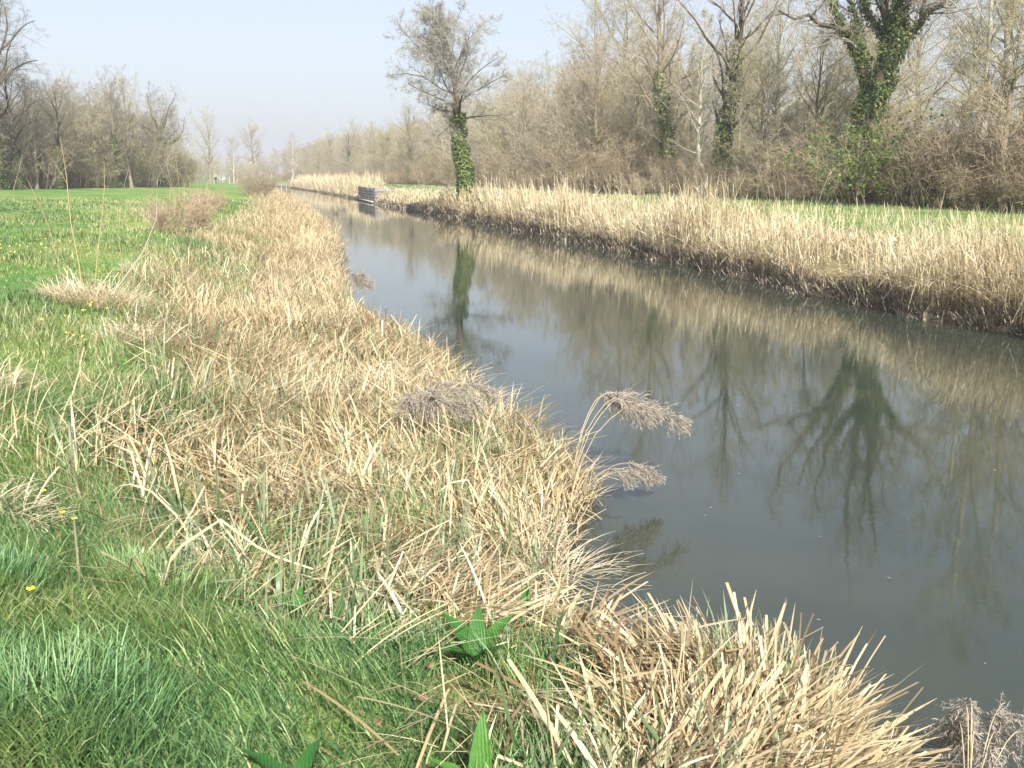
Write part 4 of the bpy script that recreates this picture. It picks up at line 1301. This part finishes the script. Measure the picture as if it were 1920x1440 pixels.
flower(-.97, 4.15, 'single yellow buttercup open in the near corner grass', .13, 1.1, 801)
for i, (x, y) in enumerate([(-1.30, 6.05), (-1.15, 5.75), (-1.08, 5.68), (-1.5, 5.6), (-1.72, 5.9), (-.78, 6.6)]):
    flower(x, y, 'yellow buttercup beside the mat of dead straw', .11, 1.0, 810 + i, 'buttercups beside the straw mat')
g = Geo()
rng = rs(820)
fx = np.concatenate([rng.normal(-5.9, .8, 90), rng.normal(-2.0, .5, 26), rng.normal(-6.5, 2.0, 60)])
fy = np.concatenate([rng.normal(25, 1.6, 90), rng.normal(13.5, 1.4, 26), rng.normal(21, 5, 60)])
leaf_quads(g, on_ground(fx, fy, .12), .035, rng, np.array([0, -.4, 1.]), .3)
tag(g.build('yellow_flowers', M['petal']), 'scatter of tiny yellow flowers in the meadow grass', kind='stuff')

rng = rs(830)
spots = [(.22, 5.05), (-.08, 4.85), (.45, 4.25), (.62, 4.2), (.72, 3.9), (.85, 4.3), (.33, 3.65), (.5, 3.9), (.35, 5.5), (-.2, 5.9), (.98, 4.0), (.65, 3.6), (.1, 5.75), (.35, 6.2)]
lv = []
for v in range(4):
    V, q = leaf_blade(.075, .05, (1.2, 1.9), .03, 5)
    g = Geo(); g.add(V + np.array([0, 0, .02]), q, rnd=.2 + .2 * v); lv.append(g.mesh('dead_leaf', M['deadleaf']))
for i, (x, y) in enumerate(spots):
    o = link_mesh('dead_leaf', lv[i % 4]); o.location = (x, y, float(gz(x, y)) + .03); o.rotation_euler = (rng.normal(0, .3), rng.normal(0, .3), rng.random() * 6.28)
    s = rng.uniform(.7, 1.15); o.scale = (s, s, s)
    tag(o, 'curled brown dead leaf lying among straw and grass', 'leaf', 'dead leaves among the near straw')

# long single straws that stand out in front
def straw(keys, w, seed):
    rng = rs(seed)
    P = np.array(keys, float)
    z = P[0].copy()
    T = norm(np.gradient(P, axis=0))
    side = norm(np.cross(T, np.array([0.2, -.6, .7])))
    prof = np.linspace(1, .55, len(P))[:, None] * w * .5
    up = norm(np.cross(side, T)) * w * .18
    V = np.stack([P - side * prof, P + up, P + side * prof], 1) - z
    i = np.arange(len(P) * 3).reshape(-1, 3)
    q = np.concatenate([np.stack([i[:-1, k], i[:-1, k + 1], i[1:, k + 1], i[1:, k]], -1) for k in (0, 1)])
    g = Geo(); g.add(V.reshape(-1, 3), q, rnd=.38 + .42 * rng.random())
    o = g.build('dry_straw', M['sedge']); o.location = z
    return tag(o, 'long broad dead sedge blade bent over above the near straw', 'straw blade', 'long bent sedge blades near the camera')


rng = rs(840)
for i in range(36):
    Y = 3.1 + 3.6 * rng.random() ** 1.2
    x = float(xl(Y)) - .15 - (float(sedge_limit(Y)) + .1) * rng.random()
    z0 = float(gz(x, Y))
    a = rng.random() * 2 * PI
    L = .35 + .45 * rng.random()
    top = .16 + .28 * rng.random()
    k = .15 + .35 * rng.random()
    dx, dy = math.cos(a), math.sin(a)
    keys = smooth_path([(x, Y, z0), (x + dx * L * .12, Y + dy * L * .12, z0 + top * .6), (x + dx * L * k, Y + dy * L * k, z0 + top), (x + dx * L * (k + .3), Y + dy * L * (k + .3), z0 + top * (.5 + .6 * rng.random())),
                        (x + dx * L * 1.1, Y + dy * L * 1.1, z0 + top * .45 * rng.random() + .05)], 11)
    straw(keys, .011 + .009 * rng.random(), 850 + i)

rng = rs(870)
g = Geo()
fy = 4 + 14 * rng.random(60); fx = xl(fy) + .6 + (xr(fy) - xl(fy) - 1.2) * rng.random(60)
leaf_quads(g, np.stack([fx, fy, np.full(60, .006)], -1), .022, rng, np.array([0, 0, 1.]), .03)
tag(g.build('floating_bits', M['reed']), 'tiny pale plant bits floating on the water', kind='stuff')

# ------------------------------------------------------------------ stone quay wall
rng = rs(900)
def stones(g, p0, p1, z0, z1, nrm, bh, bl):
    p0, p1 = np.array(p0, float), np.array(p1, float)
    L = np.linalg.norm(p1 - p0); t = (p1 - p0) / L
    z = z0; row_ = 0
    while z < z1 - .05:
        h = min(bh * rng.uniform(.85, 1.15), z1 - z)
        s = -(row_ % 2) * bl * .5
        while s < L:
            l = bl * rng.uniform(.7, 1.3)
            a0, a1 = max(s + .015, 0), min(s + l - .015, L)
            if a1 - a0 > .06:
                d = rng.uniform(.0, .05)
                c0 = p0 + t * a0; c1 = p0 + t * a1
                o_ = np.array(nrm) * (.05 + d)
                zz0, zz1 = z + .012, z + h - .012
                f0 = [(*c0, zz0), (*c1, zz0), (*c1, zz1), (*c0, zz1)]
                e = .03
                f1 = [(*(c0 + t * e + o_), zz0 + e), (*(c1 - t * e + o_), zz0 + e), (*(c1 - t * e + o_), zz1 - e), (*(c0 + t * e + o_), zz1 - e)]
                V = np.array(f0 + f1)
                g.add(V, [(4, 5, 6, 7), (0, 1, 5, 4), (1, 2, 6, 5), (2, 3, 7, 6), (3, 0, 4, 7)])
            s += l
        z += h; row_ += 1


def box(g, x0, x1, y0, y1, z0, z1, mi=0):
    V = np.array([(x, y, z) for z in (z0, z1) for y in (y0, y1) for x in (x0, x1)], float)
    g.add(V, [(0, 2, 3, 1), (4, 5, 7, 6), (0, 1, 5, 4), (2, 6, 7, 3), (0, 4, 6, 2), (1, 3, 7, 5)], mi=mi)


Y0, Y1 = 107.0, 127.0
qx = 10.55
wall = empty('stone_wall', (qx, Y0, 0), 'old grey stone quay wall standing at the far water edge', 'wall')
g = Geo(); box(g, 0, 1.9, 0, Y1 - Y0, -1.2, 1.42); o = g.build('core', M['stone'], wall)
g = Geo(); stones(g, (0, 0), (0, Y1 - Y0), -.1, 1.4, (-1, 0), .28, .55); stones(g, (0, 0), (1.9, 0), -.1, 1.4, (0, -1), .28, .5)
o = g.build('facing_stones', M['stone'], wall); o['kind'] = 'stuff'
g = Geo()
for i in range(14):
    if i in (1, 4, 5, 9): continue
    a = i * (Y1 - Y0) / 14
    z_ = rng.uniform(-.03, .03)
    box(g, -.10, .75, a + .02, a + (Y1 - Y0) / 14 - .02, 1.425, 1.54 + 2 * z_)
o = g.build('coping', M['stone'], wall)
g = Geo(); box(g, -.45, -.2, -.6, Y1 - Y0, .06, .2); o = g.build('timber_fender', M['timber'], wall)

# small timber landing stage and beam further up
j = empty('landing_stage', (float(xl(205)) + .5, 205, 0), 'small weathered timber landing stage at the near bank far up the canal', 'landing stage')
g = Geo()
for k in range(7): box(g, -1.2, 1.1, k * .4, k * .4 + .34, .98, 1.05)
g.build('deck', M['timber'], j)
for px_, py2 in ((-.9, .2), (1.0, .2), (-.9, 2.4), (1.0, 2.4), (.1, .1)):
    g = Geo(); stems_obj(g, [(px_, py2, -1.2), (px_, py2, 0), (px_, py2, 1.35)], .11, 8, 1.0); g.build('post', M['timber'], j)
bm = empty('timber_beam', (-11.0, 246, float(gz(-11.0, 246))), 'pale weathered beam propped on a stump beside the walkers', 'beam')
g = Geo(); stems_obj(g, [(-.6, .8, 2.3), (.3, .8, 1.4), (1.4, .8, .25)], .13, 6, 1.0); g.build('pole', M['timber'], bm)
g = Geo(); stems_obj(g, [(-.55, .95, -.1), (-.55, .95, 1.0), (-.55, .95, 2.1)], .14, 7, .9); g.build('prop', M['timber'], bm)
for i, (x, y) in enumerate(((-8.4, 250), (-7.6, 254), (-6.9, 258))):
    g = Geo(); stems_obj(g, [(0, 0, -.1), (0, 0, .7), (0, 0, 1.5 - .2 * i)], .14, 8, .9)
    g.add(np.array([(.13 * math.cos(a), .13 * math.sin(a), 1.5 - .2 * i) for a in np.arange(8) * PI / 4]), [(0, 1, 2, 3), (0, 3, 4, 7), (4, 5, 6, 7)])
    o = g.build('timber_post', M['timber']); o.location = (x, y, float(gz(x, y)))
    tag(o, ['pale stump post nearest the walkers on the far meadow', 'middle pale stump post on the far meadow', 'shortest pale stump post on the far meadow'][i], 'post')


# ------------------------------------------------------------------ two walkers far off
def person(x, y, rz, joints, edges, radii, label, paint):
    me = bpy.data.meshes.new('body')
    me.from_pydata([Vector(v) for v in joints], edges, [])
    o = bpy.data.objects.new('body_cage', me); COL.objects.link(o)
    sk = o.modifiers.new('skin', 'SKIN')
    for sv, r__ in zip(me.skin_vertices[0].data, radii):
        sv.radius = (r__, r__ * .85)
    me.skin_vertices[0].data[0].use_root = True
    ss = o.modifiers.new('sub', 'SUBSURF'); ss.levels = 1; ss.render_levels = 1
    dg = bpy.context.evaluated_depsgraph_get()
    body = bpy.data.meshes.new_from_object(o.evaluated_get(dg))
    bpy.data.objects.remove(o)
    body.materials.clear()
    mats = ['cloth_dark', 'cloth_white', 'cloth_grey', 'skin', 'hair']
    for m_ in mats: body.materials.append(M[m_])
    for p_ in body.polygons:
        p_.material_index = mats.index(paint(p_.center)); p_.use_smooth = True
    ob = link_mesh('person', body)
    ob.location = (x, y, float(gz(x, y))); ob.rotation_euler = (0, 0, rz)
    tag(ob, label, 'person')


E1 = [(0, 1), (1, 2), (2, 3), (3, 4), (0, 5), (5, 6), (6, 7), (7, 8), (0, 9), (9, 10), (10, 11), (11, 12), (2, 13), (13, 14), (14, 15), (2, 16), (16, 17), (17, 18)]
J1 = [(0, 0, .95), (0, 0, 1.2), (0, .01, 1.44), (0, 0, 1.55), (0, -.02, 1.68), (.10, 0, .9), (.12, -.12, .5), (.12, -.05, .08), (.13, -.2, .04),
      (-.10, 0, .9), (-.11, .1, .5), (-.11, .25, .1), (-.11, .14, .04), (.2, 0, 1.4), (.26, .05, 1.12), (.25, -.1, .88), (-.2, 0, 1.4), (-.26, -.05, 1.12), (-.25, -.18, .9)]
R1 = [.16, .16, .15, .06, .10, .1, .07, .05, .05, .1, .07, .05, .05, .07, .055, .04, .07, .055, .04]
person(-11.0, 240, PI, J1, E1, R1, 'distant walker in dark clothes standing upright on the meadow path', lambda c: 'hair' if c.z > 1.66 else ('skin' if c.z > 1.53 else 'cloth_dark'))
J2 = [(0, 0, .92), (0, -.2, 1.12), (0, -.42, 1.26), (0, -.52, 1.32), (0, -.63, 1.36), (.10, .02, .88), (.12, -.12, .48), (.12, 0, .08), (.13, -.14, .04),
      (-.10, .02, .88), (-.11, .02, .48), (-.11, .12, .08), (-.11, 0, .04), (.2, -.4, 1.2), (.24, -.48, .92), (.2, -.6, .7), (-.2, -.4, 1.2), (-.24, -.48, .92), (-.2, -.6, .7)]
person(-9.55, 240, PI * .6, J2, E1, R1, 'distant person in a white top bending forward beside the dark walker', lambda c: 'hair' if (c.y < -.6 and c.z > 1.2) else ('skin' if c.z < .78 and c.y < -.5 else ('cloth_white' if c.z > .8 else 'cloth_grey')))

# ------------------------------------------------------------------ spring haze in the air
m, nt, out = new_mat('haze_air')
v = nt.nodes.new('ShaderNodeVolumePrincipled')
v.inputs['Color'].default_value = (.86, .91, 1.0, 1)
v.inputs['Density'].default_value = .0006
v.inputs['Anisotropy'].default_value = .1
nt.links.new(v.outputs[0], out.inputs['Volume'])
g = Geo(); box(g, -1520, 1520, -330, 1930, -3.0, 30.0)
tag(g.build('haze', m), 'thin pale spring haze', kind='stuff')
